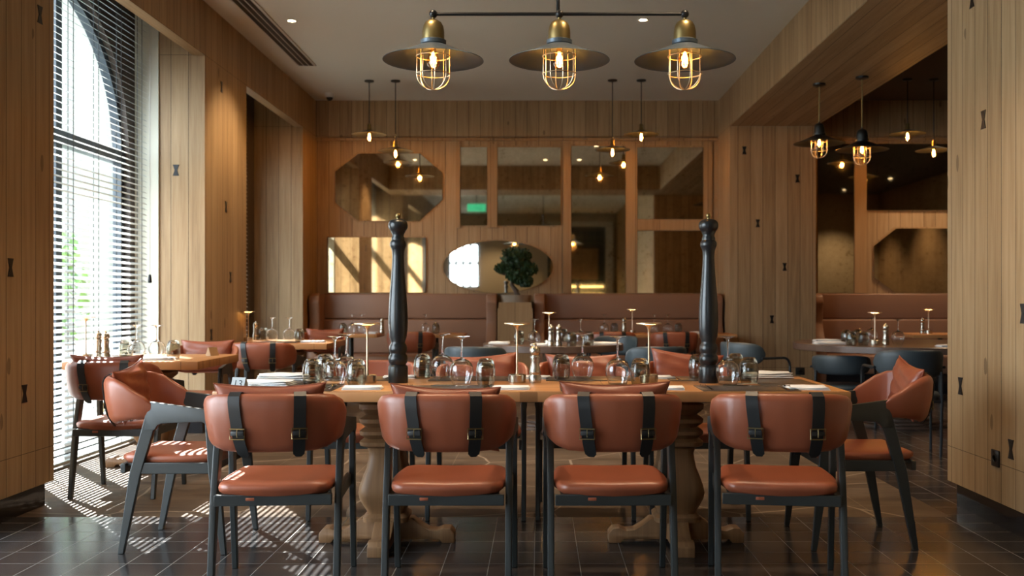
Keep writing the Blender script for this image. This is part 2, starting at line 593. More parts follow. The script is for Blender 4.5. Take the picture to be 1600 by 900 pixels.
# side room shell
struct(box_obj('wall_side_room', (XS, 1.5, 0), (XS + 0.1, YB, ZC), OAK))
struct(box_obj('wall_side_front', (3.3, 1.4, 0), (XS, 1.5, ZC), ENDW))
# left piers
pl = struct(box_obj('pillar_left_near', (XW, 4.75, 0.134), (-2.73, 5.60, ZC), OAK))
struct(box_obj('baseboard_left_near', (XW, 4.78, 0), (-2.765, 5.57, 0.134), BLACKPL))
for px, py in ((62, 23), (16, 418), (38, 615)):
    Yk = F * -2.73 / (px - PX0)
    butterfly(pl, (-2.73, Yk, Z_at(py, Yk)), 'x', 1)
pm = struct(box_obj('pillar_left_middle', (-3.25, 8.52, 0.134), (XL, 9.73, ZC), OAK))
struct(box_obj('baseboard_left_middle', (-3.25, 8.55, 0), (XL - 0.03, 9.70, 0.134), BLACKPL))
for px, py in ((346, 136), (353, 323), (360, 433), (330, 523)):
    Yk = F * XL / (px - PX0)
    butterfly(pm, (XL, Yk, Z_at(py, Yk)), 'x', 1)
butterfly(pm, (X_at(275, 8.52), 8.52, Z_at(266, 8.52)), 'y', 1)
struct(box_obj('pillar_left_middle_reveal', (XW, 8.50, 0), (-3.25, 9.75, ZC), PLASTER))
struct(box_obj('pillar_left_far', (XW, 12.05, 0), (XL, YB, ZC), OAK))
# left lintels (thin boarded headers)
struct(box_obj('beam_left', (-2.96, 5.60, ZL), (XL, 8.52, ZC), OAK))
struct(box_obj('beam_left_far', (-2.96, 9.73, ZL), (XL, 12.05, ZC), OAK))
struct(box_obj('beam_left_near', (-2.96, 1.20, ZL), (XL, 4.75, ZC), OAK))
struct(box_obj('wall_left', (XW, YE, 0), (XL, 1.20, ZC), OAK))

# right piers and beam
pr = struct(box_obj('pillar_right_near', (XR, 1.5, 0.134), (3.34, 5.60, ZC), OAK))
struct(box_obj('baseboard_right_near', (XR + 0.035, 1.5, 0), (3.30, 5.56, 0.134), BLACKPL))
for px, py in ((1519, -2), (1537, 187), (1501, 603), (1580, 702), (1599, 490)):
    Yk = F * XR / (px - PX0)
    butterfly(pr, (XR, Yk, Z_at(py, Yk)), 'x', 1)
struct(box_obj('wall_right', (XR, YE, 0), (3.34, 1.5, ZC), OAK))
pf = struct(box_obj('pillar_right_far', (XR, 12.0, 0), (3.34, YB, ZC), OAK))
for px, py in ((1163, 235), (1246, 279), (1184, 349), (1226, 417), (1206, 499)):
    butterfly(pf, (X_at(px, 12.0), 12.0, Z_at(py, 12.0)), 'y', 1)
struct(box_obj('beam_right', (XR, 5.60, ZL), (3.34, 12.0, ZC), OAK))
struct(box_obj('beam_cross', (XL, 5.60, ZL), (XR, 6.62, ZC), OAK))
# end wall behind the camera, with a window on its left and a tiled niche
EW = bm_new()
EX0, EX1, EZ0, EZ1 = -2.68, -1.78, 1.50, 2.82
for lo, hi in (((XW, YE - 0.1, 0), (EX0, YE, ZC)), ((EX1, YE - 0.1, 0), (XR, YE, ZC)),
               ((EX0, YE - 0.1, 0), (EX1, YE, EZ0)), ((EX0, YE - 0.1, EZ1), (EX1, YE, ZC))):
    add_box(EW, lo, hi)
struct(build('wall_end', EW, ENDW, smooth=0))

# outer wall of the left alcoves, pierced by arched windows
def arch_wall(name, y0, y1, wins, zs=2.34):
    bm = bm_new()
    cuts = []
    y = y0
    for (a, b) in wins:
        if a > y: add_box(bm, (XW - 0.14, y, 0), (XW, a, ZC))
        c, rr = (a + b) / 2, (b - a) / 2
        n = 28
        rise = min(1.25, ZC - zs - 0.08) if rr > 1.2 else min(rr, 1.2)
        ya = [a + (b - a) * k / n for k in range(n + 1)]
        for k in range(n):
            f = lambda t: zs + rise * math.sqrt(max(0, 1 - ((t - c) / rr) ** 2))
            add_prism(bm, [(ya[k], f(ya[k])), (ya[k + 1], f(ya[k + 1])), (ya[k + 1], ZC), (ya[k], ZC)], 'x', XW - 0.14, XW)
        y = b
    if y < y1: add_box(bm, (XW - 0.14, y, 0), (XW, y1, ZC))
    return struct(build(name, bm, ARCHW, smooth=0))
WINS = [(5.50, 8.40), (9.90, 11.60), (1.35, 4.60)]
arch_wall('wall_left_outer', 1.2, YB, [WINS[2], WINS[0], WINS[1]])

def arched_window(name, a, b, mull, zs=2.34, xw=XW - 0.09):
    root = bpy.data.objects.new(name, None); COL.objects.link(root); struct(root)
    c, rr = (a + b) / 2, (b - a) / 2
    rise = min(1.25, ZC - zs - 0.08) if rr > 1.2 else min(rr, 1.2)
    f = lambda t: zs + rise * math.sqrt(max(0, 1 - ((t - c) / rr) ** 2))
    bm = bm_new()
    w = 0.06
    add_box(bm, (xw - 0.03, a, 0), (xw + 0.04, a + w, zs)); add_box(bm, (xw - 0.03, b - w, 0), (xw + 0.04, b, zs))
    add_box(bm, (xw - 0.03, a, 0), (xw + 0.04, b, 0.07))
    add_box(bm, (xw - 0.04, a, zs - 0.05), (xw + 0.05, b, zs + 0.05))
    n = 28
    for k in range(n):
        t0, t1 = PI * k / n, PI * (k + 1) / n
        P = [(c - rr * math.cos(t0), zs + rise * math.sin(t0)), (c - rr * math.cos(t1), zs + rise * math.sin(t1)),
             (c - (rr - w) * math.cos(t1), zs + (rise - w) * math.sin(t1)), (c - (rr - w) * math.cos(t0), zs + (rise - w) * math.sin(t0))]
        add_prism(bm, P, 'x', xw - 0.03, xw + 0.04)
    build('window_frame', bm, WFRAME, root, smooth=0)
    for y in mull:
        bm = bm_new(); add_box(bm, (xw - 0.025, y - 0.045, 0.05), (xw + 0.035, y + 0.045, f(y) - 0.03)); build('mullion', bm, WFRAME, root, smooth=0)
    bm = bm_new()
    P = [(a + w, 0.06), (b - w, 0.06)] + [(c + (rr - w) * math.cos(t), zs + (rise - w) * math.sin(t)) for t in [PI * k / n for k in range(n + 1)]]
    add_prism(bm, P, 'x', xw - 0.004, xw + 0.002)
    build('glass_pane', bm, PANE, root, smooth=0)
    return root
arched_window('window_1', *WINS[0], mull=(6.64, 7.27))
arched_window('window_2', *WINS[1], mull=(10.75,))
arched_window('window_3', *WINS[2], mull=(2.6, 3.35))
# window in the end wall
w4 = bpy.data.objects.new('window_4', None); COL.objects.link(w4); struct(w4)
bm = bm_new()
for lo, hi in (((EX0, YE - 0.08, EZ0), (EX0 + 0.05, YE - 0.02, EZ1)), ((EX1 - 0.05, YE - 0.08, EZ0), (EX1, YE - 0.02, EZ1)),
               ((EX0, YE - 0.08, EZ0), (EX1, YE - 0.02, EZ0 + 0.05)), ((EX0, YE - 0.08, EZ1 - 0.05), (EX1, YE - 0.02, EZ1))):
    add_box(bm, lo, hi)
build('window_frame', bm, WFRAME, w4, smooth=0)
for x in (-2.46, -2.25, -2.04):
    box_obj('mullion', (x - 0.035, YE - 0.07, EZ0 + 0.02), (x + 0.035, YE - 0.03, EZ1 - 0.02), WFRAME, w4)
box_obj('mullion', (EX0, YE - 0.07, 2.20), (EX1, YE - 0.03, 2.27), WFRAME, w4)
box_obj('glass_pane', (EX0 + 0.02, YE - 0.052, EZ0 + 0.02), (EX1 - 0.02, YE - 0.048, EZ1 - 0.02), PANE, w4)

# venetian blinds
def blind(y0, y1, label, x=-3.27, tilt=29, ztop=3.62, cord_end=True):
    t = thing('venetian_blind', label, 'blind', (x, (y0 + y1) / 2, 0), 0, 'venetian blinds at the tall windows')
    L = y1 - y0
    bm = bm_new()
    z = 0.06; w = 0.046
    ca, sa = math.cos(R(tilt)), math.sin(R(tilt))
    while z < ztop - 0.03:
        p = [(-w / 2 * ca, z + w / 2 * sa), (0, z + 0.003), (w / 2 * ca, z - w / 2 * sa), (0, z + 0.0005)]
        add_prism(bm, p, 'y', -L / 2, L / 2)
        z += 0.046
    build('slats', bm, SLATM, t, smooth=0)
    box_obj('head_rail', (-0.03, -L / 2, ztop - 0.02), (0.03, L / 2, ztop + 0.03), SLATM, t)
    box_obj('bottom_rail', (-0.025, -L / 2, 0.02), (0.025, L / 2, 0.04), SLATM, t)
    n = max(3, int(L / 0.42) + 1)
    for k in range(n):
        y = -L / 2 + 0.12 + (L - 0.24) * k / (n - 1)
        bm = bm_new(); add_box(bm, (0.018, y - 0.004, 0.03), (0.020, y + 0.004, ztop)); add_box(bm, (-0.020, y - 0.004, 0.03), (-0.018, y + 0.004, ztop))
        build('ladder_tape', bm, WFRAME, t, smooth=0)
    if cord_end:
        bm = bm_new(); add_tube(bm, [(0.045, L / 2 - 0.02, ztop), (0.045, L / 2 - 0.02, 1.36)], 0.003, 6); c = build('pull_cord', bm, WHITEP, t)
        bm = bm_new(); add_lathe(bm, [(0, 1.36), (0.010, 1.355), (0.016, 1.31), (0.016, 1.29), (0, 1.285)], 12, Matrix.Translation((0.045, L / 2 - 0.02, 0))); build('cord_weight', bm, BLACKM, c)
    return t
blind(5.63, 8.27, 'tall slatted blind in front of the arched window, behind the small window table')
blind(9.85, 11.60, 'unseen slatted blind in the second window recess, kept to filter the sun', x=-3.41, cord_end=False)  # out of sight, kept to filter sun through the second window

# tiled kitchen niche and shelf on the end wall (seen only in the mirrors)
kn = thing('kitchen_counter', 'dark tiled kitchen opening with a lit shelf, seen reflected in the tall mirror', 'counter', (1.25, YE + 0.25, 0))
bm = bm_new(); add_box(bm, (-1.0, -0.2, 1.1), (0.95, -0.16, 3.3)); build('tiled_panel', bm, KTILE, kn, smooth=0)
bm = bm_new(); add_box(bm, (-1.0, -0.22, 0), (0.95, 0.3, 1.1), 0.01); build('counter_body', bm, OAKV, kn)
bm = bm_new(); add_box(bm, (0.72, -0.15, 1.1), (0.95, -0.02, 3.3)); add_box(bm, (-1.0, -0.15, 3.3), (0.95, -0.02, 3.45)); build('white_surround', bm, PLASTER, kn, smooth=0)
bm = bm_new(); add_box(bm, (-0.95, -0.12, 1.52), (0.65, -0.09, 1.545)); build('led_strip', bm, LEDS, kn, smooth=0)
bm = bm_new(); add_box(bm, (-0.95, -0.12, 1.28), (0.65, -0.09, 1.31)); build('led_strip', bm, LEDS, kn, smooth=0)
bm = bm_new(); add_box(bm, (-0.9, -0.14, 1.75), (0.5, -0.10, 2.65), 0.01); build('board_panel', bm, OAKV, kn)

es = thing('exit_sign', 'small green sign hanging from the ceiling, seen only in a narrow mirror', 'sign', (-1.50, 1.6, 3.36))
box_obj('sign_box', (-0.22, -0.02, -0.09), (0.22, 0.02, 0.09), SIGNG, es, 0.004)
box_obj('hanger', (-0.01, -0.005, 0.085), (0.01, 0.005, 0.34), BLACKM, es)
# small fittings
def outlet(name, label, loc, axis):
    t = thing(name, label, 'outlet', loc)
    if axis == 'x':
        bm = bm_new(); add_box(bm, (-0.010, -0.042, -0.042), (0, 0.042, 0.042), 0.004); build('cover_plate', bm, BLACKM, t)
        bm = bm_new(); add_lathe(bm, [(0, 0), (0.02, 0), (0.02, 0.004), (0.016, 0.004), (0.014, -0.002), (0, -0.002)], 16, Matrix.Translation((-0.010, 0, 0)) @ Matrix.Rotation(R(-90), 4, 'Y')); build('socket', bm, BRONZE, t)
    else:
        bm = bm_new(); add_box(bm, (-0.055, -0.010, -0.045), (0.055, 0, 0.045), 0.004); build('cover_plate', bm, BRONZE, t)
        bm = bm_new(); add_lathe(bm, [(0, 0), (0.02, 0), (0.02, 0.004), (0, 0.004)], 16, Matrix.Translation((0, -0.010, 0)) @ Matrix.Rotation(R(90), 4, 'X')); build('socket', bm, BLACKM, t)
yk = F * XR / (1557 - PX0)
outlet('wall_outlet', 'black square power outlet low on the near right pillar', (XR, yk, Z_at(716, yk)), 'x')
outlet('wall_outlet', 'small dark outlet on the far right pillar behind the blue grey chair', (X_at(1250, 12.0), 12.0, Z_at(580, 12.0)), 'y')

t = thing('security_camera', 'small white dome camera where ceiling meets the back wall', 'camera', (X_at(515, 12.3), 12.3, ZC))
bm = bm_new(); add_lathe(bm, [(0, 0), (0.055, 0), (0.055, -0.04), (0.05, -0.055), (0, -0.055)], 20); build('housing', bm, WHITEP, t)
bm = bm_new(); add_lathe(bm, [(0.042, -0.055), (0.038, -0.075), (0.02, -0.092), (0, -0.096)], 20); build('dome', bm, BLACKM, t)

t = thing('ceiling_vent', 'long dark linear air slot in the ceiling along the left wall', 'vent', (-2.52, 8.2, ZC))
bm = bm_new(); add_box(bm, (-0.10, -2.7, -0.012), (0.10, 2.63, 0.0), 0.002)
build('vent_frame', bm, WHITEP, t)
for k in range(3):
    box_obj('slot', (-0.078 + 0.056 * k, -2.66, -0.016), (-0.078 + 0.056 * k + 0.040, 2.59, -0.0125), BLACKM, t)

def make_downlight():
    t = thing('recessed_downlight', 'x', 'ceiling light')
    bm = bm_new(); add_lathe(bm, [(0.036, -0.004), (0.052, -0.008), (0.056, 0), (0.036, 0)], 24, caps=False); build('trim_ring', bm, WHITEP, t)
    bm = bm_new(); add_lathe(bm, [(0, -0.003), (0.036, -0.003), (0.036, 0)], 24); build('lens', bm, LENS, t)
    d = bpy.data.lights.new('downlight_beam', 'SPOT')
    d.energy = 55 * LAMP; d.color = (1.0, 0.73, 0.47); d.spot_size = R(95); d.spot_blend = 0.7; d.shadow_soft_size = 0.03
    o = bpy.data.objects.new('downlight_beam', d); COL.objects.link(o); o.parent = t; o.location = (0, 0, -0.02)
    return t
DL = [(-2.26, 9.1, 'round recessed downlight in the ceiling left, beside the air slot'),
      (0.95, 9.07, 'round recessed downlight in the ceiling right of the three lamp bar'),
      (-0.85, 4.5, 'unseen downlight added to brighten the left half of the long table'), (0.85, 4.5, 'unseen downlight added to brighten the right half of the long table'),  # unseen pair, added to brighten the tabletop and napkins
      (-1.3, -3.0, 'added downlight brightening the end wall that the oval mirror shows'),  # added to brighten what the oval mirror reflects
      (-2.26, 7.4, 'downlight above the window table, seen only in the octagonal mirror'),
      (0.12, 7.4, 'left downlight of a close pair seen reflected in the mirrors'),
      (0.74, 7.4, 'right downlight of a close pair seen reflected in the mirrors'),
      (-1.6, 11.4, 'downlight over the left banquette, near the back wall'),
      (1.5, 11.4, 'downlight over the right banquette, near the back wall'),
      ]
DL = DL[:8] + [(5.05, 12.0, 'unseen downlight added to wash the side room back wall with warm light'), (7.1, 2.4, 'downlight added in the near part of the side room to brighten a mirror view'), (7.4, 4.6, 'downlight added to light the far side wall of the side room for a mirror'), (4.6, 8.0, 'downlight added in the side room ceiling to brighten its mirrors')]  # side room lights added to brighten its back wall and mirror views
for x, y, lab in DL:
    place('downlight', make_downlight, (x, y, ZC), 0, lab, 'recessed ceiling downlights')

# mirrors and their frames on the back wall
YM = YB - 0.001
def px_poly(pts, Y): return [(X_at(a, Y), Z_at(b, Y)) for a, b in pts]
def mirror(label, pts, mat=MIRROR, frame=True, fw=0.02, group='antique mirrors on the back wall'):
    P = px_poly(pts, YM - 0.02)
    cx = sum(p[0] for p in P) / len(P); cz = sum(p[1] for p in P) / len(P)
    t = thing('wall_mirror', label, 'mirror', (cx, YM, cz), 0, group)
    L = [(a - cx, b - cz) for a, b in P]
    bm = bm_new(); add_prism(bm, L, 'y', -0.022, -0.006); build('mirror_glass', bm, mat, t, smooth=0)
    if frame:
        n = len(L)
        O = []
        for (a, b) in L:
            O.append((a * (1 + fw / max(0.15, abs(a))) if abs(a) > 0.02 else a, b * (1 + fw / max(0.15, abs(b))) if abs(b) > 0.02 else b))
        bm = bm_new(); add_prism(bm, O, 'y', -0.0055, 0.0); build('backing_board', bm, OAKV, t, smooth=0)
    return t
def rect(x0, y0, x1, y1): return [(x0, y0), (x1, y0), (x1, y1), (x0, y1)]
mirror('large antique mirror shaped as a wide octagon, upper left of the back wall', [(560, 240), (656, 240), (691, 270), (691, 312), (655, 345), (560, 345), (524, 316), (524, 268)])
mirror('wide rectangular antique mirror just above the left banquette', rect(512, 371, 665, 457))
mirror('narrow upright antique mirror, upper middle of the back wall', rect(720, 230, 761, 352))
mirror('square antique mirror above the bonsai tree, upper middle', rect(778, 230, 876, 352))
mirror('tallest antique mirror, reaching down to the right banquette', rect(893, 228, 977, 458))
mirror('square antique mirror at the upper right of the back wall', rect(996, 230, 1098, 342))
mirror('square antique mirror at the lower right above the banquette', rect(996, 361, 1098, 458))
mirror('clear oval mirror behind the bonsai tree', [(778 + 86 * math.cos(2 * PI * k / 40), 417 + 41 * math.sin(2 * PI * k / 40)) for k in range(40)], mat=MIRRORC)
mirror('tall narrow mirror in the side room beside the far right pillar', rect(1278, 225, 1334, 458))
mirror('wide mirror high on the side room back wall', rect(1354, 225, 1500, 328))
mirror('octagonal mirror low on the side room back wall', [(1400, 357), (1500, 357), (1530, 385), (1530, 430), (1500, 458), (1400, 458), (1366, 434), (1366, 384)])
# raised vertical battens framing the right-hand mirrors
for k, (a, b, c, d) in enumerate(((880, 222, 892, 458), (978, 222, 995, 458), (1099, 222, 1112, 458), (762, 222, 777, 356), (712, 222, 719, 356), (996, 343, 1098, 360), (1334, 222, 1353, 458))):
    P = px_poly(rect(a, b, c, d), YM)
    struct(box_obj('trim_%d' % (k + 1), (P[0][0], YB - 0.030, P[2][1]), (P[1][0], YB - 0.001, P[0][1]), OAKV))

# ------------------------------------------------------------------ outside
gr_ = struct(box_obj('ground_outside', (-40, -20, -0.35), (XW - 0.2, 45, -0.12), ASPHALT))
ex = thing('building_outside', 'pale building outside the arched window, seen between the blind slats', 'building', (-13, 16, -0.12))
bm = bm_new(); add_box(bm, (-2, -9, 0), (0, 26, 10.5)); build('facade', bm, FACADE, ex, smooth=0)
bm = bm_new(); add_prism(bm, [(-2.3, 10.5), (0.4, 10.5), (-1, 11.2)], 'y', -9.2, 26.2); build('roof', bm, ROOFT, ex, smooth=0)
for k in range(4):
    box_obj('window', (-0.02, -2.2 + 2.8 * k, 3.8), (0.03, -1.2 + 2.8 * k, 5.4), WFRAME, ex)
def bush(name, label, loc, r, h, n, mat, cat='shrub'):
    t = thing(name, label, cat, loc)
    bm = bm_new(); add_tube(bm, [(0, 0, 0), (0.03, 0, h * 0.7)], [0.04, 0.015], 6); build('stem', bm, TRUNKM, t)
    rnd = random.Random(3)
    bm = bm_new()
    for i in range(n):
        a, b_ = rnd.uniform(0, 2 * PI), math.acos(rnd.uniform(-1, 1))
        rr = r * rnd.uniform(0.55, 1.0)
        p = Vector((math.cos(a) * math.sin(b_) * rr, math.sin(a) * math.sin(b_) * rr, h * 0.55 + math.cos(b_) * h * 0.5 * rnd.uniform(0.6, 1)))
        q_ = Euler((rnd.uniform(0, 6), rnd.uniform(0, 6), rnd.uniform(0, 6))).to_matrix()
        s = 0.09
        vs = [bm.verts.new(p + q_ @ Vector(c)) for c in ((-s, 0, 0), (0, -s * 0.5, 0.01), (s, 0, 0), (0, s * 0.5, 0.01))]
        bm.faces.new(vs)
    build('foliage', bm, mat, t, smooth=0)
    return t
bush('garden_shrub', 'green shrub outside the window seen through the blind', (-6.6, 12.3, -0.12), 1.0, 2.6, 900, HEDGE)

# ------------------------------------------------------------------ armchair with rust leather and straps
def back_curve(u):
    """plan of the backrest for u in -1..1: x, y, z_top, z_bottom, lean"""
    a = abs(u); s = 1 if u >= 0 else -1
    K = [(0.0, 0.0, -0.300, 0.800, 0.577), (0.25, 0.075, -0.297, 0.800, 0.577), (0.45, 0.140, -0.284, 0.797, 0.578),
         (0.60, 0.190, -0.262, 0.796, 0.580), (0.72, 0.226, -0.222, 0.790, 0.590), (0.82, 0.241, -0.168, 0.768, 0.600),
         (0.91, 0.247, -0.112, 0.728, 0.606), (1.0, 0.248, -0.050, 0.695, 0.608)]
    for k in range(len(K) - 1):
        if a <= K[k + 1][0] + 1e-9:
            t = (a - K[k][0]) / (K[k + 1][0] - K[k][0])
            v = [K[k][i] + (K[k + 1][i] - K[k][i]) * t for i in range(1, 5)]
            return s * v[0], v[1], v[2], v[3]
    return s * K[-1][1], K[-1][2], K[-1][3], K[-1][4]

def back_normal(u):
    p = back_curve(min(1, u + 0.02)); q_ = back_curve(max(-1, u - 0.02))
    t = Vector((p[0] - q_[0], p[1] - q_[1], 0)).normalized()
    return Vector((t.y, -t.x, 0))           # points outwards (to the rear)

def back_pos(u, z):
    x, y, zt, zb = back_curve(u)
    n = back_normal(u)
    lean = 0.12 * (z - 0.69) - 0.022 * max(0.0, (0.655 - z) / 0.078) ** 2 - 0.016 * max(0.0, (z - 0.745) / 0.055) ** 2
    return Vector((x, y, z)) + n * lean, n

def back_section(u, half_t, shrink=0.0, inset=0.0):
    x, y, zt, zb = back_curve(u)
    zt -= shrink; zb += shrink
    zc, hh = (zt + zb) / 2, (zt - zb) / 2
    ring = []
    for k in range(20):
        a = 2 * PI * k / 20
        c, s = math.cos(a), math.sin(a)
        cc = math.copysign(abs(c) ** 0.75, c); ss = math.copysign(abs(s) ** 0.30, s)
        p, n = back_pos(u, zc + hh * ss)
        ring.append(p + n * (half_t * cc + inset))
    return ring

def make_armchair():
    t = thing('leather_armchair', 'x', 'chair')
    # seat
    bm = bm_new()
    n = 14
    secs = []
    for j in range(n + 1):
        v = j / n
        yy = -0.205 + 0.435 * v
        wid = 0.196 + 0.028 * math.sin(PI * min(1, v * 0.9 + 0.1)) + 0.012 * v
        e = min(v, 1 - v) * n
        if e < 1: wid -= 0.028 * (1 - e) ** 2
        ring = []
        for k in range(24):
            a = 2 * PI * k / 24
            c, s = math.cos(a), math.sin(a)
            xx = math.copysign(abs(c) ** 0.45, c) * wid
            h = 0.031 if e >= 1 else 0.031 * (0.55 + 0.45 * e)
            sag = -0.010 * (1 - (xx / wid) ** 2) - 0.004 * math.sin(PI * v)
            zz = 0.430 + math.copysign(abs(s) ** 0.7, s) * h + sag * (1 if s > 0 else 1.3)
            ring.append((xx, yy, zz))
        secs.append(ring)
    add_sweep(bm, secs)
    seat = build('seat', bm, LEATHER, t, smooth=85)
    bm = bm_new(); add_box(bm, (-0.098, -0.222, 0.386), (-0.066, -0.218, 0.397), 0.001); build('maker_tag', bm, LEATHER, seat)
    # seat rails
    bm = bm_new()
    add_box(bm, (-0.222, -0.200, 0.362), (0.222, -0.178, 0.405), 0.003)
    add_box(bm, (-0.215, 0.195, 0.362), (0.215, 0.217, 0.405), 0.003)
    add_box(bm, (-0.20, -0.18, 0.392), (0.20, 0.20, 0.404))
    for s in (-1, 1):
        add_prism(bm, [(-0.140, 0.362), (0.245, 0.362), (0.235, 0.412), (-0.125, 0.412)], 'x', s * 0.236 - 0.011, s * 0.236 + 0.011, 0.003)
    build('seat_frame', bm, FRAME, t, smooth=20)
    # legs
    for s in (-1, 1):
        bm = bm_new()
        add_prism(bm, [(0.268, 0), (0.292, 0), (0.262, 0.36), (0.240, 0.648), (0.192, 0.655), (0.212, 0.36)], 'x', s * 0.251 - 0.012, s * 0.251 + 0.012, 0.004)
        build('leg', bm, FRAME, t, smooth=20)
        bm = bm_new()
        add_prism(bm, [(-0.202, 0), (-0.176, 0), (-0.098, 0.36), (-0.020, 0.62), (-0.068, 0.66), (-0.150, 0.36)], 'x', s * 0.238 - 0.013, s * 0.238 + 0.013, 0.004)
        build('leg', bm, FRAME, t, smooth=20)
        # arm panel with filleted inner corners
        bm = bm_new()
        add_prism(bm, [(-0.062, 0.690), (0.238, 0.650), (0.245, 0.60), (0.205, 0.575), (0.196, 0.592), (0.180, 0.600), (0.0, 0.590), (-0.020, 0.582), (-0.034, 0.56), (-0.082, 0.56)],
                  'x', s * 0.239 - 0.0135, s * 0.239 + 0.0135, 0.003)
        for v in bm.verts: v.co.x += s * 0.05 * max(0.0, v.co.y + 0.05)
        a = build('arm', bm, FRAME, t, smooth=20)
        bm = bm_new()
        add_tube(bm, [(s * 0.239, -0.058, 0.692), (s * 0.239, -0.070, 0.607)], 0.003, 6)
        build('stitched_edge', bm, STITCH, a)
    # backrest
    bm = bm_new()
    us = [-1 + 2 * k / 44 for k in range(45)]
    secs = []
    for u in us:
        e = (1 - abs(u)) * 22
        secs.append(back_section(u, 0.020 * min(1, 0.45 + 0.3 * e), 0.0 if e > 1 else 0.012 * (1 - e)))
    add_sweep(bm, secs)
    build('backrest', bm, LEATHER, t, smooth=60)
    # black ply shell inside
    # straps, each with a buckle
    for s, slant in ((-1, 0.024), (1, -0.004)):
        bm = bm_new()
        u0 = s * 0.38
        zs = [0.835, 0.812, 0.80, 0.78, 0.74, 0.70, 0.66, 0.62, 0.585, 0.565, 0.553]
        wd = [0.022] * 9 + [0.021, 0.006]
        secs = []
        # over the top from the inside
        p_in, n_in = back_pos(u0, 0.70)
        def P(z, off, w, uu):
            p, n = back_pos(uu, z)
            tdir = Vector((-n.y, n.x, 0))
            return p, n, tdir
        path = [(0.74, -0.023), (0.785, -0.022), (0.8035, -0.010), (0.8045, 0.006), (0.792, 0.0225), (0.77, 0.025), (0.74, 0.026), (0.70, 0.026), (0.66, 0.027), (0.62, 0.028), (0.590, 0.028), (0.572, 0.029), (0.560, 0.029)]
        for k, (z, off) in enumerate(path):
            uu = u0 + slant * (0.80 - z) / 0.24 * 3.2 * 1.0
            p, n, td = P(z, off, 0, uu)
            w = 0.0225 if k < len(path) - 2 else (0.021 if k == len(path) - 2 else 0.010)
            c = p + n * off
            th = n * 0.0014 if k not in (2, 3) else Vector((0, 0, 0.0014))
            secs.append([c - td * w - th, c + td * w - th, c + td * w + th, c - td * w + th])
        add_sweep(bm, secs)
        st = build('strap', bm, STRAP, t, smooth=30)
        zb = 0.652
        uu = u0 + slant * (0.80 - zb) / 0.24 * 3.2
        p, n = back_pos(uu, zb)
        td = Vector((-n.y, n.x, 0)); c = p + n * 0.031
        M = Matrix(((td.x, 0, n.x, c.x), (td.y, 0, n.y, c.y), (0, 1, 0, c.z), (0, 0, 0, 1)))
        if M.to_3x3().determinant() < 0: M = M @ Matrix.Diagonal((-1, 1, 1, 1))
        bm = bm_new()
        add_tube(bm, [(-0.028, -0.019, 0), (0.028, -0.019, 0), (0.028, 0.019, 0), (-0.028, 0.019, 0)], 0.0030, 6, closed=True, mat=M)
        add_tube(bm, [(0, 0.019, 0.001), (0, 0.0, 0.004), (0, -0.012, 0.002)], 0.0016, 6, mat=M)
        bk = build('buckle', bm, BUCKLE, st)
        bm = bm_new(); add_box(bm, (-0.0245, -0.006, -0.002), (0.0245, 0.010, 0.0035), 0.001, mat=M); build('keeper_loop', bm, STRAP, st)
    return t

def make_pillow():
    bm = bm_new()
    N = 22
    W, H, T = 0.208, 0.124, 0.040
    def P(u, v, s):
        x = u * W * (1 - 0.13 * (1 - v * v) ** 1 * abs(u) ** 1.5)
        z = v * H * (1 - 0.13 * (1 - u * u) * abs(v) ** 1.5)
        th = T * max(0, (1 - u ** 4) * (1 - v ** 4)) ** 0.55
        wr = 0.006 * math.sin(7 * u + 3 * v) * (abs(u * v) ** 0.5) + 0.004 * math.sin(11 * v - 4 * u * s)
        return Vector((x, s * (th + wr * min(1, th / 0.02)), z + H))
    t = bmesh.new()
    G = {}
    for s in (-1, 1):
        for i in range(N + 1):
            for j in range(N + 1):
                u, v = -1 + 2 * i / N, -1 + 2 * j / N
                edge = i in (0, N) or j in (0, N)
                if edge and s == 1: G[(s, i, j)] = G[(-1, i, j)]; continue
                G[(s, i, j)] = t.verts.new(P(math.sin(u * PI / 2), math.sin(v * PI / 2), s) if True else None)
        for i in range(N):
            for j in range(N):
                q_ = [G[(s, i, j)], G[(s, i + 1, j)], G[(s, i + 1, j + 1)], G[(s, i, j + 1)]]
                try: t.faces.new(q_ if s < 0 else q_[::-1])
                except ValueError: pass
    bmesh.ops.recalc_face_normals(t, faces=list(t.faces))
    join(bm, t)
    root = build('leather_pillow', bm, PILLOWM, None, smooth=70)
    tag(root, 'x', 'pillow')
    bm = bm_new()
    pts = []
    for a, b in [(-1, -1), (1, -1), (1, 1), (-1, 1)]:
        pass
    ring = []
    M_ = 16
    for k in range(M_): ring.append(P(-1 + 2 * k / M_, -1, 0))
    for k in range(M_): ring.append(P(1, -1 + 2 * k / M_, 0))
    for k in range(M_): ring.append(P(1 - 2 * k / M_, 1, 0))
    for k in range(M_): ring.append(P(-1, 1 - 2 * k / M_, 0))
    add_tube(bm, ring, 0.0035, 6, closed=True)
    build('piping', bm, PILLOWM, root)
    return root

def armchair(x, y, rz, label, pillow=None, ptwist=0.0, plift=0.0, ptilt=-9, psc=1.0):
    place('armchair', make_armchair, (x, y, 0), rz, label, 'rust leather armchairs with straps')
    if pillow:
        c = Matrix.Translation((x, y, 0)) @ Matrix.Rotation(rz, 4, 'Z') @ Matrix.Translation((0, -0.215, 0.590 + plift)) @ Matrix.Rotation(R(-ptilt), 4, 'X') @ Matrix.Translation((0, 0, 0.124)) @ Matrix.Rotation(ptwist, 4, 'Y') @ Matrix.Translation((0, 0, -0.124))
        _p = place('pillow', make_pillow, c.to_translation(), 0, pillow, 'rust leather pillows on the armchairs', rot=c.to_euler())
        _p.scale = (psc, 1, 1)

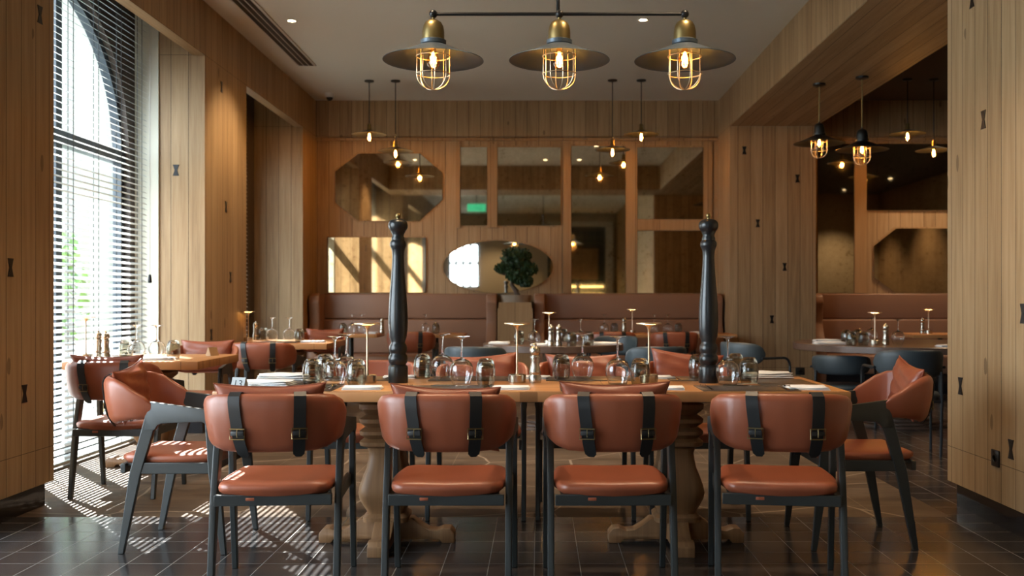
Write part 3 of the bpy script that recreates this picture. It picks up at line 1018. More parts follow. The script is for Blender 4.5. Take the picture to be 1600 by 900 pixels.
# near row
armchair(-1.03, 4.00, R(4), 'leftmost rust armchair of the near row, back to the camera, sun on its seat', 'long rust pillow peeking over the leftmost near armchair')
armchair(-0.355, 4.00, R(0), 'second armchair from the left in the near row, in front of the left pedestal', 'rust pillow peeking over the second near armchair from the left', ptwist=R(2), plift=-0.008)
armchair(0.283, 4.00, R(0.5), 'third armchair from the left in the near row, black straps on its back', 'rust pillow peeking over the third near armchair from the left', plift=0.006)
armchair(0.955, 4.00, R(-8), 'rightmost armchair of the near row, no pillow showing above its back')
# ends
armchair(-1.70, 4.74, R(-90), 'rust armchair at the left end of the long table, seen from the side', 'rust pillow standing on edge in the left end armchair', ptwist=R(7), plift=0.004, psc=0.82)
armchair(1.54, 4.81, R(90), 'rust armchair at the right end of the long table, seen from the side', 'smooth rust pillow standing in the right end armchair', ptwist=R(-8), plift=0.012, psc=0.82)
# far row
armchair(-0.95, 5.46, R(180), 'leftmost armchair across the long table, facing the camera behind the glasses')
armchair(-0.325, 5.46, R(179), 'second armchair from the left across the long table, facing the camera', 'rust pillow behind the tumbler right of the left tall pepper mill', ptwist=R(4))
armchair(0.245, 5.48, R(180), 'third armchair from the left across the long table, facing the camera', 'rust pillow across the table behind the middle wine glasses')
armchair(0.84, 5.46, R(180), 'rightmost armchair across the long table, left of the right tall pepper mill', 'crumpled rust pillow across the table beside the right tall pepper mill', ptwist=R(-6), plift=0.015)
# window table
armchair(-2.46, 5.92, R(0), 'rust armchair by the arched window, back to the camera at the window table', 'glossy rust pillow in the armchair nearest the arched window')
armchair(-2.58, 7.50, R(180), 'rust armchair on the far side of the window table, facing the camera', 'rust pillow just beyond the window table near its number stand')
# second-window table and banquette tables
armchair(-2.29, 8.42, R(0), 'rust armchair with straps standing before the middle pillar, back to the camera')
armchair(-2.32, 10.55, R(180), 'rust armchair beyond the table in the second window recess', 'small distant rust pillow near the left end of the banquette')
armchair(-1.40, 11.05, R(0), 'rust armchair at the left banquette, right behind the left tall pepper mill')
armchair(0.80, 11.1, R(0), 'rust armchair at the right banquette, left one of the two')
armchair(1.48, 11.05, R(0), 'rust armchair at the right banquette, right one of the two')

# ------------------------------------------------------------------ tables
def foot_board(bm, axis, L, th, h=0.115):
    """scrolled cross foot"""
    P = [(-L, 0.0), (-L * 0.82, 0.0), (-L * 0.78, 0.018), (L * 0.78, 0.018), (L * 0.82, 0.0), (L, 0.0), (L * 1.0, 0.045), (L * 0.94, 0.068), (L * 0.84, 0.070),
         (L * 0.74, 0.058), (L * 0.62, 0.062), (L * 0.5, 0.085), (L * 0.38, h), (-L * 0.38, h), (-L * 0.5, 0.085), (-L * 0.62, 0.062), (-L * 0.74, 0.058),
         (-L * 0.84, 0.070), (-L * 0.94, 0.068), (-L, 0.045)]
    add_prism(bm, P, axis, -th / 2, th / 2, 0.004)

def pedestal(parent, x, y, ztop, name='pedestal', L=0.32):
    bm = bm_new()
    s = ztop / 0.705
    prof = [(0.085, 0.105), (0.105, 0.107), (0.108, 0.130), (0.100, 0.138), (0.088, 0.146), (0.092, 0.162), (0.108, 0.190), (0.122, 0.222), (0.127, 0.250), (0.122, 0.280), (0.108, 0.320), (0.092, 0.360),
            (0.084, 0.400), (0.080, 0.430), (0.088, 0.455), (0.118, 0.468), (0.122, 0.486), (0.094, 0.500), (0.120, 0.520), (0.122, 0.536), (0.092, 0.552), (0.120, 0.576),
            (0.122, 0.594), (0.092, 0.612), (0.122, 0.640), (0.124, 0.662), (0.100, 0.680), (0.14, 0.690), (0.14, 0.705)]
    add_lathe(bm, [(r, z * s) for r, z in prof], 32, Matrix.Translation((x, y, 0)), square=5.0)
    p = build(name, bm, TURNED, parent, smooth=40)
    for ax in ('y', 'x'):
        bm = bm_new(); foot_board(bm, ax, L, 0.095 if ax == 'y' else 0.09)
        f = build('scroll_foot', bm, TURNED, p); f.location = (x, y, 0)
    return p

TX0, TX1, TY0, TY1 = -1.42, 1.357, 4.32, 5.17
TZ = 0.75
long_table = thing('dining_table', 'long oak dining table in the middle on two turned pedestals, set for a meal', 'table', (-0.03, 4.745, 0))
bm = bm_new()
add_box(bm, (TX0 + 0.03, TY0 - 4.745, 0.703), (TX1 + 0.03, TY1 - 4.745, TZ), 0.006)
top = build('tabletop', bm, TABLE_OAK, long_table)
pedestal(long_table, -0.69, 0.0, 0.703)
pedestal(long_table, 0.69 - 0.01, 0.0, 0.703)

def rect_table(label, x0, x1, y0, y1, mat=TABLE_OAK, base='wood', z=0.75, th=0.055):
    cx, cy = (x0 + x1) / 2, (y0 + y1) / 2
    t = thing('dining_table', label, 'table', (cx, cy, 0))
    bm = bm_new(); add_box(bm, (x0 - cx, y0 - cy, z - th), (x1 - cx, y1 - cy, z), 0.006); build('tabletop', bm, mat, t)
    if base == 'wood': pedestal(t, 0, 0, z - th, L=0.33)
    else:
        bm = bm_new(); add_lathe(bm, [(0.22, 0), (0.22, 0.012), (0.04, 0.02), (0.03, 0.03), (0.03, z - th)], 24); build('column', bm, BLACKM, t)
    return t
rect_table('small oak table by the arched window, with two wine glasses on it', -3.08, -2.20, 6.42, 7.30)
rect_table('small oak table beside the second window recess behind a strapped armchair', -2.82, -1.93, 9.05, 9.95)
rect_table('small table at the left end of the left banquette', -2.56, -1.86, 11.42, 12.02, base='col', th=0.04)
rect_table('small table at the left banquette, behind a strapped armchair', -1.56, -0.86, 11.42, 12.02, base='col', th=0.04)
rect_table('small table at the right banquette with a lit disc lamp', 0.72, 1.42, 11.42, 12.02, base='col', th=0.04)
rect_table('small table at the right end of the right banquette', 1.62, 2.28, 11.42, 12.02, base='col', th=0.04)
rect_table('distant table along the side room banquette', 4.25, 5.15, 11.30, 12.02, base='col', th=0.04)

def round_table(label, x, y, r, mat):
    t = thing('round_table', label, 'table', (x, y, 0))
    bm = bm_new(); add_lathe(bm, [(0, 0.69), (r - 0.004, 0.69), (r, 0.694), (r, 0.746), (r - 0.004, 0.75), (0, 0.75)], 72); build('tabletop', bm, mat, t)
    bm = bm_new(); add_lathe(bm, [(0.10, 0.02), (0.085, 0.10), (0.08, 0.40), (0.10, 0.66), (0.16, 0.69)], 32); build('column', bm, TURNED, t)
    for k, (ra, z) in enumerate(((0.40, 0.0), (0.34, 0.025), (0.27, 0.05))):
        bm = bm_new(); add_lathe(bm, [(0, z), (ra, z), (ra, z + 0.014), (ra - 0.01, z + 0.022), (0, z + 0.024)], 48); build('base_ring', bm, DARKTOP, t)
    return t
round_table('round dark table in the centre background, beside blue grey chairs', 0.13, 9.1, 0.64, DARKTOP)
round_table('large round dark table at the right, under the two caged pendants', 3.35, 9.2, 0.97, DARKTOP)

# ------------------------------------------------------------------ blue grey tube chairs
def make_tube_chair():
    t = thing('tube_armchair', 'x', 'chair')
    bm = bm_new()
    add_lathe(bm, [(0, 0.415), (0.20, 0.415), (0.228, 0.425), (0.236, 0.445), (0.225, 0.466), (0.18, 0.474), (0, 0.468)], 36, Matrix.Diagonal((1.0, 0.98, 1, 1)), square=0.6)
    build('seat', bm, BLUEP, t, smooth=60)
    # curved padded back
    bm = bm_new(); secs = []
    for k in range(33):
        u = -1 + 2 * k / 32
        ang = u * R(72)
        rr = 0.262
        hh = 0.100 * max(0.02, 1 - abs(u) ** 5) ** 0.5
        ring = []
        for j in range(16):
            a = 2 * PI * j / 16
            c, s = math.cos(a), math.sin(a)
            z = 0.682 + hh * math.copysign(abs(s) ** 0.6, s)
            rad = rr + 0.020 * c * max(0.25, 1 - abs(u) ** 6) + 0.10 * (z - 0.68)
            ring.append((rad * math.sin(ang), -rad * math.cos(ang) + 0.02, z))
        secs.append(ring)
    add_sweep(bm, secs); build('backrest', bm, BLUEP, t, smooth=60)
    for s in (-1, 1):
        bm = bm_new()
        add_tube(bm, [(s * 0.19, -0.21, 0), (s * 0.20, -0.20, 0.4), (s * 0.20, -0.19, 0.62)], 0.011, 8); build('leg', bm, BLUES, t)
        bm = bm_new()
        pts = [(s * 0.262, 0.20, 0), (s * 0.262, 0.20, 0.58)]
        for k in range(1, 7):
            a = k / 6 * PI / 2
            pts.append((s * 0.262, 0.20 - 0.07 * (1 - math.cos(a)), 0.58 + 0.07 * math.sin(a)))
        pts += [(s * 0.262, 0.0, 0.65), (s * 0.255, -0.10, 0.65)]
        add_tube(bm, pts, 0.011, 8); build('leg', bm, BLUES, t)
    bm = bm_new(); add_tube(bm, [(-0.262, 0.20, 0.405), (0.262, 0.20, 0.405)], 0.010, 8); add_tube(bm, [(-0.262, 0.2, 0.405), (-0.20, -0.2, 0.405), (0.20, -0.2, 0.405), (0.262, 0.2, 0.405)], 0.010, 8)
    build('seat_frame', bm, BLUES, t)
    return t
G = 'blue grey armchairs with black tube frames'
for x, y, rz, lab in ((-0.50, 8.02, R(-6), 'blue grey chair at the left of the round centre table, back to the camera'),
                      (0.92, 8.02, R(12), 'dark blue grey chair behind the middle disc lamp, back to the camera'),
                      (0.72, 9.95, R(150), 'blue grey chair on the far side of the round centre table'),
                      (1.86, 8.70, R(-62), 'blue grey chair with black tube arms, standing before the far right pillar'),
                      (2.74, 7.45, R(-2), 'large blue grey chair at the round right table, back to the camera'),
                      (2.70, 8.86, R(-24), 'dark tube chair tucked under the left edge of the round right table')):
    _c = place('tube', make_tube_chair, (x, y, 0), rz, lab, G)
    if 'tucked' in lab: _c.scale = (1, 1, 0.85)

# ------------------------------------------------------------------ banquettes
def banquette(label, x0, x1, wing0=True, wing1=True):
    t = thing('banquette', label, 'banquette', ((x0 + x1) / 2, 12.45, 0))
    cx = (x0 + x1) / 2
    a, b = x0 - cx, x1 - cx
    bm = bm_new(); add_box(bm, (a + 0.05, -0.28, 0), (b - 0.05, 0.3, 0.24), 0.005); build('plinth', bm, BLACKPL, t)
    bm = bm_new(); add_box(bm, (a + 0.08, -0.33, 0.24), (b - 0.08, 0.24, 0.47), 0.03, seg=3); build('seat', bm, BANQ, t)
    bm = bm_new(); add_box(bm, (a + 0.08, 0.10, 0.47), (b - 0.08, 0.34, 0.90), 0.02, seg=3); build('lumbar_panel', bm, BANQ, t)
    bm = bm_new(); add_box(bm, (a + 0.08, 0.15, 0.905), (b - 0.08, 0.34, 1.225), 0.02, seg=3); build('backrest', bm, BANQ, t)
    for s, on in ((0, wing0), (1, wing1)):
        if not on: continue
        xa, xb = (a, a + 0.13) if s == 0 else (b - 0.13, b)
        P = [(0.34, 0.0), (-0.30, 0.0), (-0.33, 0.45), (-0.31, 0.60), (-0.22, 0.74), (-0.16, 0.86), (-0.17, 1.0), (-0.20, 1.12), (-0.17, 1.20), (-0.10, 1.225), (0.34, 1.225)]
        bm = bm_new(); add_prism(bm, P, 'x', xa, xb, 0.02); build('wing', bm, BANQ, t)
    return t
banquette('long tan leather banquette along the left half of the back wall', -2.84, -0.52)
banquette('long tan leather banquette along the right half of the back wall', -0.06, 2.27)
banquette('tan leather banquette along the side room back wall', 3.38, 7.6)

# planter with bonsai
t = thing('planter_box', 'light oak planter cabinet standing between the two banquettes', 'planter', (-0.29, 12.42, 0))
bm = bm_new()
add_box(bm, (-0.215, -0.28, 0), (0.215, 0.33, 1.04)); add_box(bm, (-0.215, -0.28, 1.04), (0.215, -0.262, 1.115))
add_box(bm, (-0.215, 0.312, 1.04), (0.215, 0.33, 1.115)); add_box(bm, (-0.215, -0.28, 1.04), (-0.20, 0.33, 1.115)); add_box(bm, (0.20, -0.28, 1.04), (0.215, 0.33, 1.115))
build('cabinet', bm, OAKV, t, smooth=0)
t = thing('potted_bonsai', 'dark green bonsai tree in a low round bowl in front of the oval mirror', 'plant', (-0.29, 12.42, 1.04))
bm = bm_new(); add_lathe(bm, [(0, 0), (0.15, 0), (0.18, 0.02), (0.19, 0.15), (0.195, 0.165), (0.18, 0.165), (0.175, 0.14), (0, 0.14)], 32); pot = build('bowl', bm, CLAY, t)
bm = bm_new(); add_lathe(bm, [(0, 0.135), (0.172, 0.135), (0.17, 0.150), (0, 0.158)], 24); build('soil', bm, SOIL, pot)
bm = bm_new()
add_tube(bm, [(0.03, 0, 0.14), (0.0, 0.0, 0.22), (-0.06, 0.01, 0.30), (-0.02, 0, 0.40), (0.05, 0, 0.50), (0.02, 0, 0.62)], [0.035, 0.028, 0.022, 0.018, 0.013, 0.006], 8)
add_tube(bm, [(-0.03, 0, 0.38), (-0.12, -0.02, 0.42), (-0.19, -0.02, 0.45)], [0.014, 0.010, 0.005], 6)
add_tube(bm, [(0.03, 0, 0.46), (0.10, -0.02, 0.50), (0.18, 0.0, 0.50)], [0.012, 0.009, 0.004], 6)
build('trunk', bm, TRUNKM, t)
rnd = random.Random(11)
for (cx, cy, cz, rx, rz_) in ((0.0, 0, 0.66, 0.20, 0.11), (-0.14, -0.02, 0.50, 0.13, 0.07), (0.15, 0.0, 0.50, 0.13, 0.09), (0.02, -0.05, 0.40, 0.14, 0.09), (0.12, -0.04, 0.34, 0.10, 0.07), (-0.02, 0.04, 0.56, 0.16, 0.10)):
    bm = bm_new()
    for i in range(620):
        d = Vector((rnd.gauss(0, 1), rnd.gauss(0, 1), rnd.gauss(0, 1))).normalized() * rnd.uniform(0.4, 1.0)
        p = Vector((cx + d.x * rx, cy + d.y * rx * 0.8, cz + d.z * rz_))
        q_ = Euler((rnd.uniform(0, 6), rnd.uniform(0, 6), rnd.uniform(0, 6))).to_matrix()
        s = rnd.uniform(0.015, 0.026)
        bm.faces.new([bm.verts.new(p + q_ @ Vector(c)) for c in ((-s, 0, 0), (0, -s * 0.6, 0.002), (s, 0, 0), (0, s * 0.6, 0.002))])
    build('leaf_cluster', bm, LEAF, t, smooth=0)

# ------------------------------------------------------------------ tableware kinds
def make_giant_mill():
    t = thing('pepper_mill', 'x', 'pepper mill')
    s = 1 / 325.0
    body = [(0, 0), (15, 0), (15.3, 1), (15.3, 24), (14.5, 26.5), (12, 28), (12.2, 29.5), (14.5, 32), (15.2, 37), (14.5, 42), (12.0, 45), (12.0, 46.5), (13.6, 49), (14.2, 54), (13.2, 59), (11, 62), (11.3, 65),
            (13.6, 72), (14.8, 85), (15.2, 100), (14.6, 118), (13.2, 138), (11.2, 160), (9.6, 182), (9.0, 198), (9.6, 206), (11.0, 210), (12.6, 213), (13.0, 216), (12.6, 219), (11.2, 221.5), (10.6, 222.5)]
    head = [(10.2, 222.6), (10.6, 226), (8.8, 229), (9.2, 232), (11.0, 235), (11.4, 237), (12.6, 238), (14.9, 242), (15.3, 246), (14.6, 250), (12.0, 253.5), (7, 255.5), (0, 256)]
    bm = bm_new(); add_lathe(bm, [(r * s, z * s) for r, z in body], 40); build('body', bm, MILL, t, smooth=50)
    bm = bm_new(); add_lathe(bm, [(r * s, z * s) for r, z in head], 40); h = build('turning_head', bm, MILL, t, smooth=50)
    bm = bm_new(); add_lathe(bm, [(r * s, z * s) for r, z in [(0, 255.5), (2.5, 255.6), (2.2, 257.5), (3.6, 259), (4.2, 261), (3.6, 263.5), (1.8, 265), (0, 265.2)]], 20); build('brass_knob', bm, BRASS, h, smooth=50)
    return t
Ym = Y_top(598)
place('gmill', make_giant_mill, (X_at(622, Ym), Ym, TZ), 0, 'very tall black pepper mill on the left half of the long table', 'giant black pepper mills')
place('gmill', make_giant_mill, (X_at(1107, Ym), Ym, TZ), 0, 'very tall black pepper mill on the right half of the long table', 'giant black pepper mills')

def make_disc_lamp():
    t = thing('disc_table_lamp', 'x', 'lamp')
    bm = bm_new(); add_lathe(bm, [(0, 0), (0.042, 0), (0.0435, 0.002), (0.0435, 0.036), (0.042, 0.038), (0, 0.038)], 32); build('base', bm, STEEL, t)
    bm = bm_new(); add_lathe(bm, [(0.010, 0.038), (0.0065, 0.044), (0.0048, 0.060), (0.0045, 0.22), (0.0052, 0.245), (0.0085, 0.262), (0.020, 0.2765), (0.030, 0.2795)], 20); build('stem', bm, GOLDM, t, smooth=60)
    bm = bm_new(); add_lathe(bm, [(0.030, 0.2795), (0.058, 0.2800), (0.0625, 0.2830), (0.062, 0.2865), (0, 0.2880)], 40); sh = build('disc_shade', bm, GOLDM, t)
    bm = bm_new(); add_lathe(bm, [(0.031, 0.2790), (0.034, 0.2790), (0.034, 0.2796), (0.031, 0.2796)], 32, caps=False); build('led_ring', bm, LEDW, sh)
    return t
GL = 'cordless disc lamps on the tables'
def lamp_at(px, py, label, z=TZ, Y=None):
    Y = Y or Y_top(py, z)
    return place('dlamp', make_disc_lamp, (X_at(px, Y), Y, z), 0, label, GL)
lamp_at(574, 598, 'gold disc lamp just left of the left tall pepper mill')
lamp_at(808, 597, 'gold disc lamp beside the steel mill in the middle of the long table')
lamp_at(1014, 597, 'gold disc lamp left of the right tall pepper mill, on the long table')
lamp_at(134, 562, 'disc lamp against the blind on the window table')
lamp_at(388, 533, 'disc lamp on the table before the middle pillar')
lamp_at(858, 538, 'disc lamp with pale stem on the round centre table')
lamp_at(988, 522, 'lit gold disc lamp on the right banquette table', Y=11.75)
lamp_at(1367, 538, 'brightly lit gold disc lamp on the round right table')
lamp_at(1451, 522, 'thin disc lamp on the distant side room table', Y=11.7)

def make_steel_mill():
    t = thing('steel_mill', 'x', 'pepper mill')
    prof = [(0, 0), (0.029, 0), (0.030, 0.004), (0.030, 0.030), (0.026, 0.036), (0.026, 0.042), (0.029, 0.048), (0.026, 0.060), (0.0215, 0.085), (0.0225, 0.108), (0.0245, 0.122), (0.024, 0.128), (0.020, 0.131)]
    bm = bm_new(); add_lathe(bm, prof, 28); build('body', bm, STEEL, t, smooth=50)
    bm = bm_new(); add_lathe(bm, [(0.019, 0.131), (0.022, 0.136), (0.0265, 0.150), (0.025, 0.165), (0.017, 0.174), (0.008, 0.176), (0.0075, 0.180), (0.009, 0.184), (0.006, 0.189), (0, 0.190)], 28); build('turning_head', bm, STEEL, t, smooth=50)
    return t
def mill_at(px, py, label, Y=None):
    Y = Y or Y_top(py)
    return place('smill', make_steel_mill, (X_at(px, Y), Y, TZ), 0, label, 'small steel mills on the tables')
mill_at(836, 598, 'brushed steel pepper mill beside the middle disc lamp of the long table')
mill_at(153, 560, 'left of two bronze toned mills on the window table')
mill_at(165, 561, 'right of two bronze toned mills on the window table')
mill_at(400, 532, 'small mill on the table before the middle pillar')
mill_at(861, 541, 'left small mill on the round centre table')
mill_at(873, 541, 'right small mill on the round centre table')
mill_at(597, 522, 'small mill on a left banquette table, left of the tall black mill', Y=11.7)
mill_at(975, 522, 'small mill left of the lit lamp on the right banquette table', Y=11.7)
mill_at(1384, 539, 'steel mill beside the lit lamp on the round right table')
mill_at(1441, 522, 'small mill on the distant side room table', Y=11.7)

def make_wine_glass():
    """stands upside down on its rim"""
    H = 0.226
    # outer and inner profile, measured from the rim (z=0) up to the foot
    outer = [(0.0375, 0.0), (0.0445, 0.020), (0.0500, 0.042), (0.0520, 0.060), (0.0500, 0.080), (0.0440, 0.096), (0.0320, 0.110), (0.0160, 0.1175), (0.0065, 0.122), (0.0042, 0.132), (0.0036, 0.160), (0.0040, 0.195), (0.0062, 0.210), (0.0160, 0.2195), (0.0405, 0.2245), (0.0410, 0.2260), (0, 0.2262)]
    inner = [(0.0363, 0.0), (0.0433, 0.020), (0.0488, 0.042), (0.0508, 0.060), (0.0488, 0.079), (0.0428, 0.0945), (0.0310, 0.108), (0.0155, 0.1150), (0, 0.1165)]
    bm = bm_new()
    t = bmesh.new()
    add_lathe(bm, [(r * 1.11 if z < 0.118 else r, z) for r, z in inner[::-1] + outer], 28, caps=False)
    o = build('wine_glass', bm, GLASS, None, smooth=60)
    tag(o, 'x', 'wine glass')
    return o
def make_tumbler():
    """smoky tumbler, upside down"""
    outer = [(0.0345, 0.0), (0.0400, 0.020), (0.0425, 0.045), (0.0420, 0.070), (0.0385, 0.095), (0.0310, 0.115), (0.0230, 0.1235), (0, 0.1240)]
    inner = [(0.0328, 0.0), (0.0382, 0.020), (0.0406, 0.045), (0.0400, 0.068), (0.0362, 0.090), (0.0270, 0.106), (0, 0.110)]
    bm = bm_new()
    add_lathe(bm, [(r * 1.08, z) for r, z in inner[::-1] + outer], 56, caps=False)
    # fluted relief on the outside
    for v in bm.verts:
        r = math.hypot(v.co.x, v.co.y)
        if r > 0.02:
            a = math.atan2(v.co.y, v.co.x)
            k = 1 + 0.012 * math.cos(14 * a)
            v.co.x *= k; v.co.y *= k
    o = build('tumbler', bm, SMOKE, None, smooth=60)
    tag(o, 'x', 'tumbler')
    return o
def wine(px, py, label, Y=None, z=TZ + 0.0005, dx=0):
    Y = Y or Y_top(py)
    place('wine', make_wine_glass, (X_at(px, Y), Y, z), 0, label, 'upturned wine glasses')
def tumb(px, py, label, Y=None, z=TZ + 0.0005):
    Y = Y or Y_top(py)
    place('tumb', make_tumbler, (X_at(px, Y), Y, z), random.uniform(0, 0.4), label, 'upturned smoky tumblers')
PMZ = TZ + 0.0045     # on top of a placemat
wine(523, 601, 'upturned wine glass in front of the left disc lamp, nearer of the two there')
wine(541, 592, 'upturned wine glass left of the left disc lamp, farther of the two there')
wine(691, 591, 'upturned wine glass right of the left tall mill, farther of that pair')
wine(721, 600, 'upturned wine glass right of the left tall mill, nearer of that pair')
wine(910, 591, 'upturned wine glass between the middle and right disc lamps, farther one')
wine(965, 600, 'upturned wine glass just left of the right disc lamp, nearer one')
wine(1137, 601, 'upturned wine glass just right of the right tall pepper mill')
tumb(488, 602, 'leftmost smoky tumbler on the long table, nearest the sunlit napkins')
tumb(508, 591, 'smoky tumbler half hidden behind the leftmost one on the long table')
tumb(557, 603, 'smoky tumbler at the foot of the left disc lamp')
tumb(660, 591, 'smoky tumbler just right of the left tall pepper mill')
tumb(759, 601, 'smoky tumbler left of the middle disc lamp')
tumb(877, 592, 'smoky tumbler right of the steel pepper mill on the long table')
tumb(1000, 601, 'smoky tumbler in front of the right disc lamp')
tumb(1090, 592, 'smoky tumbler peeking out left of the right tall pepper mill')
tumb(1149, 590, 'smoky tumbler behind the right wine glass, farther of two')
tumb(1170, 599, 'rightmost smoky tumbler on the long table')
# window table
wine(213, 560, 'left of two upturned wine glasses on the window table')
wine(245, 560, 'right of two upturned wine glasses on the window table')
tumb(197, 559, 'tumbler left of the wine glasses on the window table')
tumb(271, 560, 'tumbler right of the wine glasses on the window table')
# recess table
wine(425, 533, 'left upturned wine glass on the table before the middle pillar')
wine(452, 533, 'right upturned wine glass on the table before the middle pillar')
tumb(412, 532, 'left tumbler on the table before the middle pillar')
tumb(468, 534, 'right tumbler on the table before the middle pillar')
# left banquette tables
wine(550, 521, 'thin upturned wine glass on the leftmost banquette table, left one', Y=11.75)
wine(565, 521, 'thin upturned wine glass on the leftmost banquette table, right one', Y=11.75)
tumb(536, 521, 'tumbler on the leftmost banquette table', Y=11.75)
wine(665, 521, 'upturned wine glass on the banquette table right of the left tall mill', Y=11.75)
tumb(681, 521, 'dark tumbler on the banquette table right of the left tall mill', Y=11.75)
# centre round table
wine(835, 538, 'upturned wine glass left of the lamp on the round centre table')
wine(907, 538, 'upturned wine glass right of the lamp on the round centre table')
tumb(811, 538, 'leftmost tumbler on the round centre table')
tumb(880, 534, 'tumbler right of the small mills on the round centre table')
tumb(893, 541, 'tumbler left of the right wine glass on the round centre table')
tumb(920, 540, 'rightmost tumbler on the round centre table')
# right banquette tables
wine(944, 521, 'upturned wine glass on the right banquette table, left of the lit lamp', Y=11.75)
tumb(960, 521, 'dark tumbler on the right banquette table, left of the lit lamp', Y=11.75)
wine(1022, 521, 'upturned wine glass on the right banquette table, right of the lit lamp', Y=11.75)
wine(1043, 521, 'upturned wine glass at the right edge of the lit lamp table, back row', Y=11.60)
tumb(1060, 521, 'dark tumbler left of the right tall mill on a banquette table', Y=11.75)
# round right table
tumb(1322, 536, 'leftmost tumbler on the round right table')
tumb(1330, 540, 'second tumbler from the left on the round right table')
tumb(1340, 535, 'third tumbler from the left on the round right table')
tumb(1349, 540, 'fourth tumbler from the left on the round right table')
wine(1362, 533, 'upturned wine glass behind the lit lamp on the round right table')
wine(1403, 538, 'upturned wine glass right of the steel mill on the round right table')

# ------------------------------------------------------------------ placemats, napkins, cutlery
def make_placemat():
    bm = bm_new(); add_box(bm, (-0.215, -0.135, 0), (0.215, 0.135, 0.003), 0.0012)
    return tag(build('placemat', bm, MAT), 'x', 'placemat')
def mat_at(x, y, label, rz=0.0, z=TZ):
    return place('placemat', make_placemat, (x, y, z + 0.0003), rz, label, 'dark leather placemats')
def make_napkin():
    """folded linen napkin, layered and slightly wavy"""
    bm = bm_new()
    rnd = random.Random(5)
    for L in range(3):
        nx, ny = 12, 8
        w, d = 0.085 - 0.003 * L, 0.060 - 0.002 * L
        t = bmesh.new()
        g = {}
        for side in (0, 1):
            for i in range(nx + 1):
                for j in range(ny + 1):
                    u, v = -1 + 2 * i / nx, -1 + 2 * j / ny
                    e = max(abs(u), abs(v))
                    z0 = 0.0046 * L
                    zz = z0 + (0.0048 if side else 0.0006) * (1 - 0.6 * e ** 6) + 0.0022 * math.sin(3.1 * u + L) * math.cos(2.2 * v) * (0.4 + 0.6 * L / 2)
                    zz = max(zz, 0.0004 + 0.001 * L)
                    g[side, i, j] = t.verts.new((u * w * (1 + 0.04 * v * math.sin(L + 1)), v * d + 0.003 * math.sin(5 * u + L), zz))
        for i in range(nx):
            for j in range(ny):
                t.faces.new([g[1, i, j], g[1, i + 1, j], g[1, i + 1, j + 1], g[1, i, j + 1]])
                t.faces.new([g[0, i, j + 1], g[0, i + 1, j + 1], g[0, i + 1, j], g[0, i, j]])
        for i in range(nx):
            t.faces.new([g[0, i, 0], g[0, i + 1, 0], g[1, i + 1, 0], g[1, i, 0]])
            t.faces.new([g[1, i, ny], g[1, i + 1, ny], g[0, i + 1, ny], g[0, i, ny]])
        for j in range(ny):
            t.faces.new([g[1, 0, j], g[1, 0, j + 1], g[0, 0, j + 1], g[0, 0, j]])
            t.faces.new([g[0, nx, j], g[0, nx, j + 1], g[1, nx, j + 1], g[1, nx, j]])
        join(bm, t)
    return tag(build('folded_napkin', bm, LINEN, smooth=60), 'x', 'napkin')
def nap(x, y, label, rz=0.0, z=TZ, sc=(1, 1, 1)):
    o = place('napkin', make_napkin, (x, y, z + 0.0003), rz, label, 'folded white napkins')
    o.scale = sc
    return o

def blade(bm, pts, z0, th):
    add_prism(bm, pts, 'z', z0, z0 + th, 0.0004)
def make_fork():
    bm = bm_new()
    # handle rising and falling a little
    add_sweep(bm, [[(-w, y, z), (w, y, z), (w, y, z + 0.002), (-w, y, z + 0.002)] for w, y, z in
                   ((0.006, -0.10, 0.001), (0.0065, -0.085, 0.001), (0.0035, -0.03, 0.004), (0.003, 0.015, 0.007), (0.005, 0.030, 0.006), (0.0115, 0.045, 0.003), (0.0125, 0.060, 0.003))])
    for k in range(4):
        x = -0.0105 + 0.007 * k
        add_sweep(bm, [[(x - w, y, z), (x + w, y, z), (x + w, y, z + 0.0015), (x - w, y, z + 0.0015)] for w, y, z in ((0.0018, 0.059, 0.003), (0.0015, 0.080, 0.002), (0.0008, 0.102, 0.008))])
    return tag(build('fork', bm, CUT, smooth=40), 'x', 'fork')
def make_knife():
    bm = bm_new()
    add_sweep(bm, [[(-w, y, 0.0), (w, y, 0.0), (w * 0.8, y, h), (-w * 0.8, y, h)] for w, y, h in
                   ((0.006, -0.115, 0.004), (0.007, -0.10, 0.006), (0.005, -0.02, 0.005), (0.004, 0.0, 0.004))])
    blade(bm, [(-0.005, -0.002), (0.005, -0.002), (0.009, 0.02), (0.009, 0.075), (0.004, 0.105), (-0.003, 0.108), (-0.005, 0.10)], 0.001, 0.0016)
    return tag(build('knife', bm, CUT, smooth=40), 'x', 'knife')
def make_spoon():
    bm = bm_new()
    add_sweep(bm, [[(-w, y, z), (w, y, z), (w, y, z + 0.002), (-w, y, z + 0.002)] for w, y, z in
                   ((0.006, -0.09, 0.001), (0.006, -0.075, 0.001), (0.003, -0.02, 0.005), (0.003, 0.025, 0.008), (0.006, 0.036, 0.006))])
    M = Matrix.Translation((0, 0.058, 0.0)) @ Matrix.Diagonal((0.8, 1.25, 1, 1))
    add_lathe(bm, [(0, 0.001), (0.010, 0.002), (0.017, 0.006), (0.020, 0.010), (0.0185, 0.010), (0.016, 0.0075), (0.009, 0.0035), (0, 0.0028)], 20, M)
    return tag(build('spoon', bm, CUT, smooth=40), 'x', 'spoon')
MK = {'fork': make_fork, 'knife': make_knife, 'spoon': make_spoon}
def cut(kind, x, y, rz, label, z=PMZ - 0.0008):
    place(kind, MK[kind], (x, y, z), rz, label, 'steel %s set on the tables' % {'fork': 'forks', 'knife': 'knives', 'spoon': 'spoons'}[kind])

